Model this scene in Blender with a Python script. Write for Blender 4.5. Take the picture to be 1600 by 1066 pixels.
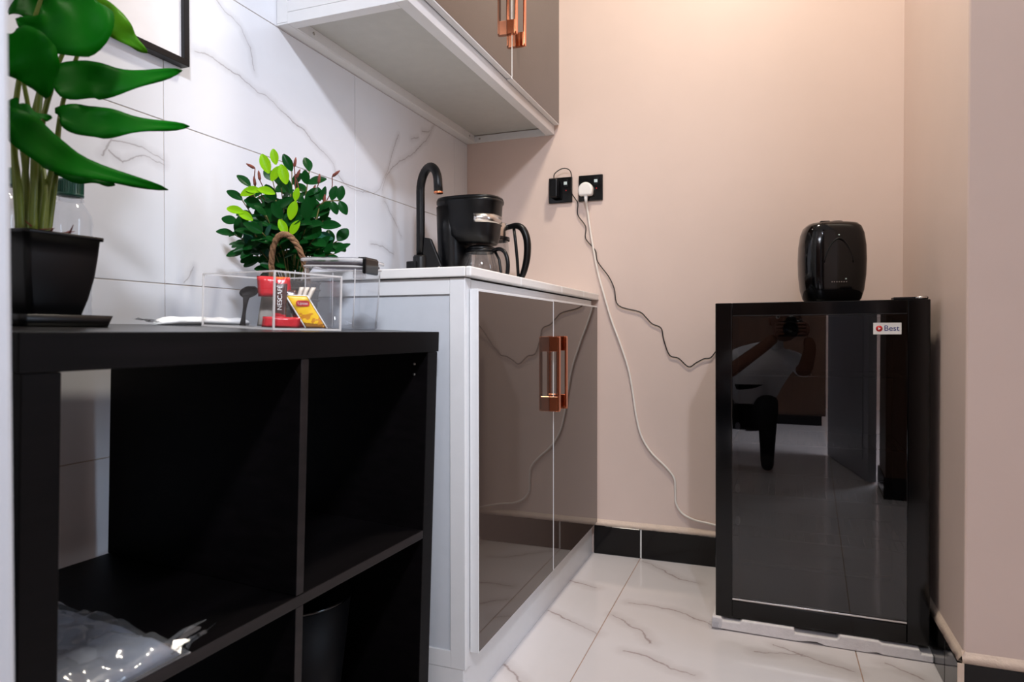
import bpy, bmesh, math, random
from mathutils import Vector, Matrix, Euler, noise
for o in list(bpy.data.objects): bpy.data.objects.remove(o)
SC = bpy.context.scene
COL = SC.collection
PI = math.pi

# ------------------------------------------------------------------ camera
CAM_LOC = Vector((1.0524, -2.3067, 0.7686))
YAW, PITCH, ROLL, FPX = 0.3627, 0.0129, -0.0008, 1058.05
def make_camera():
    cy, sy, cp, sp, cr, sr = math.cos(YAW), math.sin(YAW), math.cos(PITCH), math.sin(PITCH), math.cos(ROLL), math.sin(ROLL)
    f = Vector((-sy, cy, 0)); r = Vector((cy, sy, 0)); u = Vector((0, 0, 1))
    f2 = f * cp - u * sp; u2 = u * cp + f * sp
    r3 = r * cr + u2 * sr; u3 = u2 * cr - r * sr
    cd = bpy.data.cameras.new('camera'); co = bpy.data.objects.new('camera', cd); COL.objects.link(co)
    co.matrix_world = Matrix(((r3.x, u3.x, -f2.x, CAM_LOC.x), (r3.y, u3.y, -f2.y, CAM_LOC.y), (r3.z, u3.z, -f2.z, CAM_LOC.z), (0, 0, 0, 1)))
    cd.sensor_width = 36; cd.lens = FPX / 1600 * 36
    cd.clip_start = 0.02
    cd.dof.use_dof = True; cd.dof.focus_distance = 1.75; cd.dof.aperture_fstop = 7.0
    SC.camera = co
make_camera()

# ------------------------------------------------------------------ world, lights, exposure
wd = bpy.data.worlds.new('world'); SC.world = wd; wd.use_nodes = True
bg = wd.node_tree.nodes['Background']; bg.inputs[0].default_value = (0.62, 0.70, 0.85, 1); bg.inputs[1].default_value = 0.25
SC.cycles.transparent_max_bounces = 48; SC.cycles.max_bounces = 14
vs = SC.view_settings
vs.view_transform = 'Standard'; vs.look = 'None'; vs.exposure = 0.06; vs.gamma = 1.0; vs.use_curve_mapping = False

def area(name, loc, target, size, power, color, sy=None):
    ld = bpy.data.lights.new(name, 'AREA'); ld.energy = power; ld.color = color
    ld.shape = 'RECTANGLE' if sy else 'SQUARE'; ld.size = size
    if sy: ld.size_y = sy
    o = bpy.data.objects.new(name, ld); COL.objects.link(o); o.location = loc
    o.rotation_euler = (Vector(target) - Vector(loc)).to_track_quat('-Z', 'Y').to_euler()
    return o
WARM = (1.0, 0.91, 0.76); COOL = (0.92, 0.98, 1.10)
area('warm_light', (0.90, -0.82, 2.66), (0.90, -0.82, 0), 0.16, 23, WARM)           # recessed warm spot over the kitchenette
area('room_panel_light', (1.75, -3.2, 2.66), (1.75, -3.2, 0), 0.40, 172, COOL)      # ceiling panels in the room behind the opening
area('rear_panel_light', (1.0, -4.6, 2.66), (1.0, -4.6, 0), 0.6, 34, COOL)
area('far_panel_light', (1.1, -5.4, 2.66), (1.1, -5.4, 0), 0.22, 10, COOL)
area('right_fill_light', (3.36, -1.02, 1.45), (0.0, -1.0, 1.2), 0.5, 19, (0.76, 0.98, 1.25), 1.5)   # added cool fill from the right, brightens the shaded marble

# ------------------------------------------------------------------ helpers
def lin(c):
    return tuple(((v / 255) / 12.92 if v / 255 <= 0.04045 else ((v / 255 + 0.055) / 1.055) ** 2.4) for v in c) + (1.0,)

class Nodes:
    def __init__(s, name):
        s.m = bpy.data.materials.new(name); s.m.use_nodes = True
        s.t = s.m.node_tree; s.n = s.t.nodes; s.l = s.t.links
        s.b = s.n['Principled BSDF']; s.out = s.n['Material Output']
    def new(s, ty, **kw):
        nd = s.n.new(ty)
        for k, v in kw.items(): setattr(nd, k, v)
        return nd
    def link(s, a, b): s.l.new(a, b)
    def math(s, op, a, b=None, clamp=False):
        nd = s.new('ShaderNodeMath', operation=op, use_clamp=clamp)
        for i, v in enumerate((a, b)):
            if v is None: continue
            if isinstance(v, (int, float)): nd.inputs[i].default_value = v
            else: s.link(v, nd.inputs[i])
        return nd.outputs[0]
    def mixc(s, f, a, b, blend='MIX'):
        nd = s.new('ShaderNodeMix', data_type='RGBA', blend_type=blend)
        for i, v in ((0, f), (6, a), (7, b)):
            if isinstance(v, (int, float)): nd.inputs[i].default_value = v
            elif isinstance(v, tuple): nd.inputs[i].default_value = v
            else: s.link(v, nd.inputs[i])
        return nd.outputs[2]
    def noise(s, scale, detail=3, rough=0.5, vec=None, dist=0.0):
        nd = s.new('ShaderNodeTexNoise'); nd.inputs['Scale'].default_value = scale; nd.inputs['Detail'].default_value = detail
        nd.inputs['Roughness'].default_value = rough; nd.inputs['Distortion'].default_value = dist
        if vec is None: vec = s.new('ShaderNodeTexCoord').outputs['Object']
        s.link(vec, nd.inputs['Vector']); return nd
    def ramp(s, fac, stops, interp='LINEAR'):
        nd = s.new('ShaderNodeValToRGB'); cr = nd.color_ramp; cr.interpolation = interp
        while len(cr.elements) < len(stops): cr.elements.new(0.5)
        for e, (p, c) in zip(cr.elements, stops): e.position = p; e.color = c
        s.link(fac, nd.inputs[0]); return nd.outputs[0]
    def bump(s, h, strength=0.2, dist=0.002):
        nd = s.new('ShaderNodeBump'); nd.inputs['Strength'].default_value = strength; nd.inputs['Distance'].default_value = dist
        s.link(h, nd.inputs['Height']); s.link(nd.outputs[0], s.b.inputs['Normal'])

def pbr(name, rgb, rough=0.5, metal=0.0, var=0.06, nscale=30, bump=0.0, bscale=200, bdist=0.001, coat=0.0, ior=None, spec=None, stretch=None):
    N = Nodes(name); c = lin(rgb)
    tc = N.new('ShaderNodeTexCoord').outputs['Object']
    if stretch:
        mp = N.new('ShaderNodeMapping'); mp.inputs['Scale'].default_value = stretch; N.link(tc, mp.inputs[0]); tc = mp.outputs[0]
    nz = N.noise(nscale, 4, 0.55, tc)
    lo = tuple(v * (1 - var) for v in c[:3]) + (1,); hi = tuple(min(1, v * (1 + var)) for v in c[:3]) + (1,)
    N.link(N.ramp(nz.outputs[0], [(0.3, lo), (0.7, hi)]), N.b.inputs['Base Color'])
    N.b.inputs['Roughness'].default_value = rough; N.b.inputs['Metallic'].default_value = metal
    if coat: N.b.inputs['Coat Weight'].default_value = coat; N.b.inputs['Coat Roughness'].default_value = 0.03
    if ior: N.b.inputs['IOR'].default_value = ior
    if spec is not None: N.b.inputs['Specular IOR Level'].default_value = spec
    if bump:
        nb = N.noise(bscale, 3, 0.6, tc); N.bump(nb.outputs[0], bump, bdist)
    return N.m

def thin_clear(name, tint=(0.97, 0.97, 0.98), haze=0.0, rough=0.02, refl=1.0, ior=1.45, hazecol=(0.9, 0.92, 0.95)):
    """clear sheet: lets light straight through, mirrors by Fresnel, faint haze"""
    N = Nodes(name); N.n.remove(N.b)
    tr = N.new('ShaderNodeBsdfTransparent'); tr.inputs[0].default_value = tint + (1,)
    gl = N.new('ShaderNodeBsdfGlossy'); gl.inputs['Roughness'].default_value = rough
    fr = N.new('ShaderNodeFresnel'); gm = N.new('ShaderNodeNewGeometry')   # same mirror strength from both sides of the sheet
    N.link(N.math('ADD', N.math('MULTIPLY', gm.outputs['Backfacing'], 1 / ior - ior), ior), fr.inputs[0])
    nz = N.noise(6, 2); fac = N.math('MULTIPLY', fr.outputs[0], N.math('ADD', N.math('MULTIPLY', nz.outputs[0], 0.2), 0.9 * refl), True)
    mx = N.new('ShaderNodeMixShader'); N.link(fac, mx.inputs[0]); N.link(tr.outputs[0], mx.inputs[1]); N.link(gl.outputs[0], mx.inputs[2])
    last = mx
    if haze:
        df = N.new('ShaderNodeBsdfDiffuse'); df.inputs[0].default_value = hazecol + (1,)
        m2 = N.new('ShaderNodeMixShader'); m2.inputs[0].default_value = haze
        N.link(mx.outputs[0], m2.inputs[1]); N.link(df.outputs[0], m2.inputs[2]); last = m2
    N.link(last.outputs[0], N.out.inputs[0]); return N.m

def tag(o, label=None, cat=None, group=None, kind=None):
    for k, v in (('label', label), ('category', cat), ('group', group), ('kind', kind)):
        if v: o[k] = v
    return o
def empty(name, label, cat, loc=(0, 0, 0), rot=(0, 0, 0), group=None):
    o = bpy.data.objects.new(name, None); COL.objects.link(o); o.location = loc; o.rotation_euler = rot
    o.empty_display_size = 0.05
    return tag(o, label, cat, group)

class MB:
    """collects simple solids, then links them as one mesh object"""
    def __init__(s): s.bm = bmesh.new(); s.mi = 0
    def _f(s, vs, smooth=False):
        try:
            f = s.bm.faces.new(vs); f.material_index = s.mi; f.smooth = smooth; return f
        except ValueError: return None
    def box(s, a, b, M=None):
        x0, y0, z0 = a; x1, y1, z1 = b
        P = [Vector(p) for p in ((x0, y0, z0), (x1, y0, z0), (x1, y1, z0), (x0, y1, z0), (x0, y0, z1), (x1, y0, z1), (x1, y1, z1), (x0, y1, z1))]
        if M: P = [M @ p for p in P]
        v = [s.bm.verts.new(p) for p in P]
        for q in ((0, 3, 2, 1), (4, 5, 6, 7), (0, 1, 5, 4), (1, 2, 6, 5), (2, 3, 7, 6), (3, 0, 4, 7)): s._f([v[i] for i in q])
        return s
    def loft(s, rings, cap=True, closed=True, smooth=True):
        R = [[s.bm.verts.new(p) for p in r] for r in rings]
        n = len(R[0])
        for a, b in zip(R, R[1:]):
            for i in range(n if closed else n - 1):
                j = (i + 1) % n; s._f([a[i], a[j], b[j], b[i]], smooth)
        if cap and closed:
            s._f(list(reversed(R[0]))); s._f(R[-1])
        return s
    def lathe(s, prof, n=32, c=(0, 0, 0), cap=False, sx=1, sy=1, smooth=True):
        rings = [[Vector((c[0] + r * sx * math.cos(2 * PI * k / n), c[1] + r * sy * math.sin(2 * PI * k / n), c[2] + z)) for k in range(n)] for r, z in prof]
        return s.loft(rings, cap, True, smooth)
    def tube(s, pts, r, n=8, cap=True, smooth=True):
        pts = [Vector(p) for p in pts]; rr = r if isinstance(r, (list, tuple)) else [r] * len(pts)
        rings = []; up = None
        for i, p in enumerate(pts):
            t = (pts[min(i + 1, len(pts) - 1)] - pts[max(i - 1, 0)]).normalized()
            if up is None:
                up = Vector((0, 0, 1)) if abs(t.z) < 0.9 else Vector((1, 0, 0))
            a = (up - t * up.dot(t)).normalized(); b = t.cross(a); up = a
            rings.append([p + (a * math.cos(2 * PI * k / n) + b * math.sin(2 * PI * k / n)) * rr[i] for k in range(n)])
        return s.loft(rings, cap, True, smooth)
    def prism(s, poly, d, M=None):
        """poly: list of (a,b) in the local XZ plane, extruded along +Y by d"""
        A = [Vector((x, 0, z)) for x, z in poly]; B = [Vector((x, d, z)) for x, z in poly]
        if M: A = [M @ p for p in A]; B = [M @ p for p in B]
        va = [s.bm.verts.new(p) for p in A]; vb = [s.bm.verts.new(p) for p in B]; n = len(poly)
        s._f(va); s._f(list(reversed(vb)))
        for i in range(n):
            j = (i + 1) % n; s._f([va[j], va[i], vb[i], vb[j]])
        return s
    def sheet(s, P, smooth=True):
        """P: grid (list of rows) of points"""
        V = [[s.bm.verts.new(p) for p in row] for row in P]
        for i in range(len(V) - 1):
            for j in range(len(V[0]) - 1): s._f([V[i][j], V[i][j + 1], V[i + 1][j + 1], V[i + 1][j]], smooth)
        return s
    def sphere(s, c, r, n=12, sc=(1, 1, 1)):
        c = Vector(c); rings = []
        for i in range(1, n):
            th = PI * i / n
            rings.append([c + Vector((r * sc[0] * math.sin(th) * math.cos(2 * PI * k / (n * 2)), r * sc[1] * math.sin(th) * math.sin(2 * PI * k / (n * 2)), -r * sc[2] * math.cos(th))) for k in range(n * 2)])
        return s.loft(rings)
    def build(s, name, mat, parent=None, bevel=0.0, seg=2, kind=None, label=None, solid=0.0, sub=0, autosmooth=False):
        bmesh.ops.recalc_face_normals(s.bm, faces=s.bm.faces)
        me = bpy.data.meshes.new(name); s.bm.to_mesh(me); s.bm.free()
        for m in (mat if isinstance(mat, (list, tuple)) else [mat]): me.materials.append(m)
        o = bpy.data.objects.new(name, me); COL.objects.link(o)
        if parent: o.parent = parent
        if solid:
            md = o.modifiers.new('solidify', 'SOLIDIFY'); md.thickness = solid; md.offset = 0
        if bevel:
            md = o.modifiers.new('bevel', 'BEVEL'); md.width = bevel; md.segments = seg; md.limit_method = 'ANGLE'; md.angle_limit = math.radians(40)
        if sub:
            md = o.modifiers.new('subsurf', 'SUBSURF'); md.levels = sub; md.render_levels = sub
        if kind: o['kind'] = kind
        if label: o['label'] = label
        return o

def smooth_path(pts, k=6):
    """Catmull-Rom through the points"""
    P = [Vector(p) for p in pts]; out = []
    for i in range(len(P) - 1):
        p0, p1, p2, p3 = P[max(i - 1, 0)], P[i], P[i + 1], P[min(i + 2, len(P) - 1)]
        for j in range(k):
            t = j / k
            out.append(0.5 * ((2 * p1) + (p2 - p0) * t + (2 * p0 - 5 * p1 + 4 * p2 - p3) * t * t + (3 * p1 - p0 - 3 * p2 + p3) * t ** 3))
    out.append(P[-1]); return out

def lettering(name, text, size, mat, parent, M, extrude=0.0003):
    cu = bpy.data.curves.new(name, 'FONT'); cu.body = text; cu.size = size; cu.extrude = extrude
    cu.align_x = 'CENTER'; cu.align_y = 'CENTER'
    tmp = bpy.data.objects.new(name, cu); COL.objects.link(tmp)
    bpy.context.view_layer.update()
    me = bpy.data.meshes.new_from_object(tmp.evaluated_get(bpy.context.evaluated_depsgraph_get()))
    bpy.data.objects.remove(tmp); me.transform(M)
    o = bpy.data.objects.new(name, me); COL.objects.link(o); o.parent = parent
    me.materials.clear(); me.materials.append(mat); return o
def rrect(w, h, r, n=5):
    """rounded rectangle outline, centred"""
    out = []
    for cx, cy, a0 in ((w / 2 - r, h / 2 - r, 0), (-w / 2 + r, h / 2 - r, PI / 2), (-w / 2 + r, -h / 2 + r, PI), (w / 2 - r, -h / 2 + r, 1.5 * PI)):
        for k in range(n + 1):
            a = a0 + PI / 2 * k / n; out.append((cx + r * math.cos(a), cy + r * math.sin(a)))
    return out

# world-space paths measured on the surfaces (metres)
WALL_VEINS = [
  [(-1.282,1.320), (-1.256,1.324), (-1.214,1.319), (-1.166,1.312), (-1.112,1.298), (-1.078,1.296), (-1.036,1.282), (-0.987,1.266), (-0.947,1.257), (-0.905,1.233), (-0.853,1.215), (-0.831,1.206), (-0.823,1.184), (-0.783,1.164), (-0.724,1.155), (-0.654,1.160)],
  [(-1.222,1.446), (-1.201,1.429), (-1.158,1.418), (-1.129,1.385), (-1.116,1.339)],
  [(-0.501,1.367), (-0.542,1.299), (-0.568,1.240), (-0.607,1.186), (-0.641,1.163)],
  [(-0.265,1.464), (-0.329,1.393), (-0.402,1.340), (-0.482,1.298), (-0.535,1.265), (-0.571,1.228), (-0.596,1.182)],
  [(-0.354,1.421), (-0.306,1.429), (-0.274,1.459)],
  [(-0.426,1.376), (-0.380,1.392)],
  [(-0.582,1.153), (-0.550,1.121), (-0.513,1.091), (-0.487,1.061)],
  [(-0.655,1.019), (-0.597,1.021), (-0.536,1.001)],
  [(-1.482,1.068), (-1.463,1.097), (-1.435,1.099), (-1.399,1.101), (-1.357,1.089)],
  [(-1.469,1.080), (-1.443,1.065), (-1.427,1.075), (-1.399,1.088), (-1.357,1.081)],
  [(-1.311,0.866), (-1.297,0.880), (-1.286,0.897)],
]
FLOOR_VEINS = [
  [(0.485,-0.295), (0.528,-0.312), (0.569,-0.325)],
  [(0.483,-0.528), (0.531,-0.559), (0.577,-0.585), (0.645,-0.628)],
  [(0.482,-0.860), (0.516,-0.887), (0.547,-0.918)],
  [(0.659,-0.035), (0.724,-0.090), (0.795,-0.160), (0.851,-0.174)],
  [(0.661,-0.497), (0.714,-0.545), (0.748,-0.569), (0.784,-0.629)],
  [(0.727,-0.693), (0.782,-0.700), (0.818,-0.720), (0.847,-0.744), (0.902,-0.751)],
  [(0.686,-0.399), (0.797,-0.404), (0.854,-0.433), (0.915,-0.470)],
  [(1.021,-0.586), (1.075,-0.579), (1.129,-0.566)],
  [(1.068,-0.532), (1.094,-0.544), (1.128,-0.573), (1.192,-0.588), (1.236,-0.610)],
  [(1.306,-0.539), (1.327,-0.556), (1.371,-0.595)],
]
BLACK_CORD = [(0.363,1.304), (0.354,1.327), (0.373,1.339), (0.396,1.337), (0.405,1.317), (0.405,1.261), (0.417,1.235), (0.426,1.219), (0.426,1.179), (0.454,1.137), (0.454,1.095), (0.488,1.053), (0.497,1.013), (0.535,0.961), (0.555,0.918), (0.569,0.861), (0.641,0.838), (0.663,0.819), (0.684,0.797), (0.714,0.782), (0.723,0.743), (0.742,0.692), (0.771,0.682), (0.804,0.654), (0.829,0.668), (0.853,0.681), (0.874,0.685), (0.891,0.706), (0.905,0.719)]
WHITE_CORD = [(0.459,1.227), (0.461,1.190), (0.475,1.096), (0.495,0.988), (0.520,0.895), (0.545,0.811), (0.574,0.734), (0.603,0.647), (0.618,0.571), (0.631,0.484), (0.649,0.415), (0.683,0.361), (0.730,0.317), (0.758,0.280), (0.762,0.233), (0.764,0.197), (0.785,0.165), (0.824,0.147), (0.865,0.141), (0.899,0.134)]
LILY_LEAVES = [
  ([(0.309,-1.728,1.160), (0.306,-1.751,1.124), (0.301,-1.785,1.102), (0.292,-1.810,1.107)], 0.0260),
  ([(0.261,-1.703,1.181), (0.267,-1.679,1.168), (0.272,-1.656,1.153), (0.278,-1.633,1.140)], 0.0140),
  ([(0.298,-1.818,1.087), (0.302,-1.806,1.069), (0.296,-1.788,1.053), (0.281,-1.772,1.036)], 0.0239),
  ([(0.260,-1.748,1.059), (0.265,-1.713,1.078), (0.282,-1.675,1.089), (0.305,-1.601,1.124)], 0.0201),
  ([(0.267,-1.745,1.024), (0.273,-1.711,1.027), (0.290,-1.672,1.034), (0.315,-1.599,1.048)], 0.0169),
  ([(0.316,-1.834,0.991), (0.305,-1.796,0.977), (0.287,-1.739,0.967), (0.304,-1.625,0.958)], 0.0178),
  ([(0.204,-1.727,0.995), (0.218,-1.700,0.978), (0.230,-1.675,0.972), (0.238,-1.650,0.964)], 0.0132),
  ([(0.275,-1.807,1.017), (0.278,-1.795,1.015), (0.271,-1.776,1.017), (0.269,-1.756,1.018)], 0.0101),
  ([(0.223,-1.696,1.191), (0.208,-1.712,1.178), (0.203,-1.736,1.167), (0.212,-1.765,1.145)], 0.0189),
  ([(0.262,-1.745,1.177), (0.260,-1.724,1.214), (0.261,-1.691,1.250), (0.272,-1.655,1.276)], 0.0222),
  ([(0.231,-1.736,1.187), (0.216,-1.741,1.226), (0.215,-1.762,1.237), (0.209,-1.786,1.233)], 0.0228),
]
LILY_STEMS = [
  [(0.227,-1.763,0.885), (0.233,-1.770,0.940), (0.259,-1.792,0.977), (0.306,-1.827,0.991)],
  [(0.222,-1.754,0.886), (0.231,-1.760,0.950), (0.254,-1.783,1.001), (0.275,-1.807,1.016)],
  [(0.210,-1.737,0.889), (0.209,-1.737,0.949), (0.237,-1.757,1.010), (0.280,-1.804,1.093)],
  [(0.205,-1.728,0.891), (0.206,-1.727,0.943), (0.219,-1.732,1.020), (0.260,-1.748,1.057)],
  [(0.211,-1.726,0.891), (0.215,-1.724,0.943), (0.243,-1.734,0.986), (0.267,-1.745,1.023)],
  [(0.205,-1.717,0.892), (0.204,-1.706,0.964), (0.222,-1.708,1.058), (0.298,-1.721,1.163)],
  [(0.196,-1.732,0.891), (0.191,-1.721,0.985), (0.202,-1.705,1.094), (0.260,-1.703,1.180)],
  [(0.197,-1.742,0.889), (0.182,-1.724,1.010), (0.189,-1.699,1.130), (0.223,-1.696,1.191)],
  [(0.228,-1.741,0.888), (0.222,-1.732,0.941), (0.209,-1.725,0.975), (0.204,-1.727,0.994)],
  [(0.238,-1.758,0.885), (0.243,-1.755,1.010), (0.254,-1.749,1.116), (0.262,-1.745,1.175)],
  [(0.203,-1.750,0.888), (0.197,-1.751,1.017), (0.209,-1.745,1.110), (0.231,-1.736,1.185)],
]

# ------------------------------------------------------------------ materials
def veined(name, veins, comps, base, veincol, width, rough, cloud=0.04, wob=0.012, seedscale=9.0, coat=0.0, extra=0.0):
    """polished stone look tile: soft clouds and branching veins along polylines given in world metres"""
    N = Nodes(name)
    pos = N.new('ShaderNodeNewGeometry').outputs['Position']
    wn = N.noise(seedscale * 3, 3, 0.6, pos)
    sub = N.new('ShaderNodeVectorMath', operation='SUBTRACT'); N.link(wn.outputs['Color'], sub.inputs[0]); sub.inputs[1].default_value = (0.5, 0.5, 0.5)
    sc = N.new('ShaderNodeVectorMath', operation='SCALE'); N.link(sub.outputs[0], sc.inputs[0]); sc.inputs['Scale'].default_value = wob
    ad = N.new('ShaderNodeVectorMath', operation='ADD'); N.link(pos, ad.inputs[0]); N.link(sc.outputs[0], ad.inputs[1])
    sx = N.new('ShaderNodeSeparateXYZ'); N.link(ad.outputs[0], sx.inputs[0])
    cb = N.new('ShaderNodeCombineXYZ'); N.link(sx.outputs[comps[0]], cb.inputs[0]); N.link(sx.outputs[comps[1]], cb.inputs[1])
    P = cb.outputs[0]; best = None
    for line in veins:
        for a, b in zip(line, line[1:]):
            d = (b[0] - a[0], b[1] - a[1]); L2 = d[0] ** 2 + d[1] ** 2
            s1 = N.new('ShaderNodeVectorMath', operation='SUBTRACT'); N.link(P, s1.inputs[0]); s1.inputs[1].default_value = (a[0], a[1], 0)
            dt = N.new('ShaderNodeVectorMath', operation='DOT_PRODUCT'); N.link(s1.outputs[0], dt.inputs[0]); dt.inputs[1].default_value = (d[0] / L2, d[1] / L2, 0)
            t = N.math('MULTIPLY', dt.outputs['Value'], 1.0, True)
            s2 = N.new('ShaderNodeVectorMath', operation='SCALE'); s2.inputs[0].default_value = (d[0], d[1], 0); N.link(t, s2.inputs['Scale'])
            s3 = N.new('ShaderNodeVectorMath', operation='DISTANCE'); N.link(s1.outputs[0], s3.inputs[0]); N.link(s2.outputs[0], s3.inputs[1])
            best = s3.outputs['Value'] if best is None else N.math('MINIMUM', best, s3.outputs['Value'])
    wv = N.noise(seedscale, 2, 0.5, pos)
    w = N.math('MULTIPLY', N.math('ADD', wv.outputs[0], 0.15), width * 1.5)
    core = N.math('SUBTRACT', 1.0, N.math('DIVIDE', best, w), True)
    halo = N.math('MULTIPLY', N.math('SUBTRACT', 1.0, N.math('DIVIDE', best, width * 6), True), 0.22)
    mask = N.math('MAXIMUM', N.math('MULTIPLY', core, N.math('ADD', N.math('MULTIPLY', wv.outputs[0], 0.7), 0.35)), halo)
    cl = N.noise(2.6, 5, 0.6, pos, 0.6)
    lo = tuple(v * (1 - cloud) for v in lin(base)[:3]) + (1,)
    c0 = N.ramp(cl.outputs[0], [(0.35, lo), (0.65, lin(base))])
    if extra:
        wt = N.new('ShaderNodeTexWave'); wt.inputs['Scale'].default_value = 1.1; wt.inputs['Distortion'].default_value = 9; wt.inputs['Detail'].default_value = 4
        wt.inputs['Detail Scale'].default_value = 1.3; N.link(pos, wt.inputs[0])
        ex = N.math('MULTIPLY', N.math('GREATER_THAN', wt.outputs[1], 0.985), extra)
        mask = N.math('MAXIMUM', mask, ex)
    N.link(N.mixc(mask, c0, lin(veincol)), N.b.inputs['Base Color'])
    N.b.inputs['Roughness'].default_value = rough
    if coat: N.b.inputs['Coat Weight'].default_value = coat; N.b.inputs['Coat Roughness'].default_value = 0.02
    return N.m

M = {}
M['wall_tile'] = veined('marble_wall_tile', WALL_VEINS, (1, 2), (226, 227, 232), (140, 134, 136), 0.0026, 0.22, wob=0.016)
M['floor_tile'] = veined('marble_floor_tile', FLOOR_VEINS, (0, 1), (214, 208, 208), (128, 104, 98), 0.0055, 0.09, wob=0.03, seedscale=7)
M['grout'] = pbr('grout', (176, 160, 146), 0.85, bump=0.3, bscale=300)
M['floor_grout'] = pbr('floor_grout', (168, 140, 122), 0.85, bump=0.3, bscale=300)
M['paint'] = pbr('wall_paint', (221, 199, 188), 0.42, var=0.025, nscale=3, bump=0.12, bscale=26, bdist=0.002)
M['plaster'] = pbr('rough_plaster', (222, 200, 182), 0.8, var=0.05, bump=0.6, bscale=60, bdist=0.003)
M['ceiling'] = pbr('ceiling_paint', (236, 232, 226), 0.7, var=0.02)
M['black_tile'] = pbr('black_skirting_tile', (4, 3, 4), 0.10, var=0.3, spec=0.35)
M['jamb'] = pbr('white_jamb_paint', (214, 216, 222), 0.4, var=0.02, bump=0.1, bscale=40)
M['white_metal'] = pbr('white_powder_coat', (222, 221, 221), 0.35, var=0.015, bump=0.04, bscale=300)
M['panel_grey'] = pbr('pale_grey_panel', (199, 202, 207), 0.4, var=0.02)
M['under_panel'] = pbr('under_panel_grey', (186, 185, 180), 0.5, var=0.03)
M['door_glass'] = pbr('taupe_gloss_door', (70, 58, 52), 0.03, var=0.03, nscale=2, ior=1.5)
M['copper'] = pbr('rose_gold', (226, 138, 96), 0.14, metal=1.0, var=0.05)
M['worktop'] = pbr('white_worktop', (232, 228, 224), 0.25, var=0.04, nscale=5)
M['gap'] = pbr('gap_shade', (40, 34, 30), 0.9)
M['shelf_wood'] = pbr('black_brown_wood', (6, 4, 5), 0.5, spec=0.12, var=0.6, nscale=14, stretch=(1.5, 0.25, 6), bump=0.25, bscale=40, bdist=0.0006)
M['shelf_edge'] = pbr('black_brown_edge', (26, 20, 20), 0.45, var=0.4, nscale=14, stretch=(1.5, 0.25, 6), spec=0.3)
M['screw'] = pbr('steel_screw', (170, 166, 160), 0.3, metal=1.0)
M['black_gloss'] = pbr('black_gloss_plastic', (3, 3, 4), 0.10, var=0.3, spec=0.4)
M['black_satin'] = pbr('black_satin_plastic', (5, 5, 7), 0.33, var=0.2, spec=0.3)
M['black_matt'] = pbr('matt_black_metal', (6, 5, 6), 0.4, var=0.2, spec=0.3)
M['steel'] = pbr('brushed_steel', (205, 200, 196), 0.22, metal=1.0, var=0.06, nscale=120, stretch=(0.1, 0.1, 8))
M['glass'] = thin_clear('clear_glass', (0.80, 0.79, 0.78), 0.02, 0.01, 2.2)
M['acrylic'] = thin_clear('clear_acrylic', (0.975, 0.975, 0.98), 0.004, refl=0.38)
M['canister_plastic'] = thin_clear('canister_plastic', (0.93, 0.94, 0.96), 0.035, 0.05, refl=1.5)
M['bin_plastic'] = pbr('bin_plastic', (5, 5, 7), 0.5, var=0.2, spec=0.15)
M['shelf_top'] = pbr('black_brown_top_sheen', (13, 9, 9), 0.30, var=0.5, nscale=14, stretch=(1.5, 0.25, 6), spec=0.7)  # lighter, glossier copy of the wood that carries the top's grazing sheen
M['acrylic_edge'] = thin_clear('acrylic_edge', (0.80, 0.78, 0.77), 0.42, hazecol=(0.92, 0.88, 0.85))
M['bottle'] = thin_clear('bottle_plastic', (0.94, 0.95, 0.97), 0.05, 0.08)
M['film'] = thin_clear('plastic_film', (0.90, 0.91, 0.93), 0.05, 0.12, refl=1.6)
M['dark_glass'] = thin_clear('tinted_fridge_glass', (0.36, 0.36, 0.38), 0.0, 0.004, refl=1.75, ior=1.6)
M['white_plastic'] = pbr('white_plastic', (236, 232, 228), 0.4, var=0.02)
M['foam'] = pbr('white_foam', (226, 221, 221), 0.85, var=0.05, nscale=60, bump=0.5, bscale=160, bdist=0.002)
M['green_cap'] = pbr('green_cap', (12, 72, 56), 0.35)
M['rope'] = pbr('twisted_rope', (128, 92, 62), 0.85, var=0.4, nscale=140, bump=0.9, bscale=180, bdist=0.003)
M['basket'] = pbr('basket_weave', (66, 56, 48), 0.9, var=0.5, nscale=120, bump=0.9, bscale=160, bdist=0.003)
M['soil'] = pbr('pot_filling', (58, 28, 22), 0.95, var=0.5, nscale=90, bump=0.8, bscale=120, bdist=0.004)
M['stem'] = pbr('olive_stem', (98, 112, 26), 0.45, var=0.25, nscale=30, stretch=(1, 1, 0.3))
M['twig'] = pbr('thin_twig', (92, 84, 34), 0.6, var=0.3)
M['bud'] = pbr('red_brown_bud', (112, 52, 38), 0.75, var=0.4, nscale=200, bump=0.8, bscale=300, bdist=0.002)
M['cream_paper'] = pbr('cream_paper', (226, 212, 196), 0.7, var=0.05)
M['white_paper'] = pbr('white_paper', (232, 230, 226), 0.6, var=0.03)
M['spoon'] = pbr('dark_brown_plastic', (20, 12, 10), 0.45, var=0.2, spec=0.06)
M['packet'] = pbr('grey_packet', (128, 134, 146), 0.35, var=0.12, nscale=9)
M['cord_white'] = pbr('white_cord', (232, 224, 216), 0.45)
M['cord_black'] = pbr('black_cord', (26, 22, 20), 0.5)
M['print_blue'] = pbr('blue_print', (40, 44, 120), 0.5)
M['print_red'] = pbr('red_print', (196, 26, 30), 0.5)
M['print_white'] = pbr('white_print', (238, 236, 232), 0.5)
M['print_black'] = pbr('black_print', (20, 18, 18), 0.5)
M['frame_black'] = pbr('black_picture_frame', (9, 6, 7), 0.35, spec=0.3)
M['picture'] = pbr('white_picture_sheet', (240, 236, 236), 0.25, var=0.02)
M['led'] = pbr('pale_indicator', (200, 214, 214), 0.4)

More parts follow.
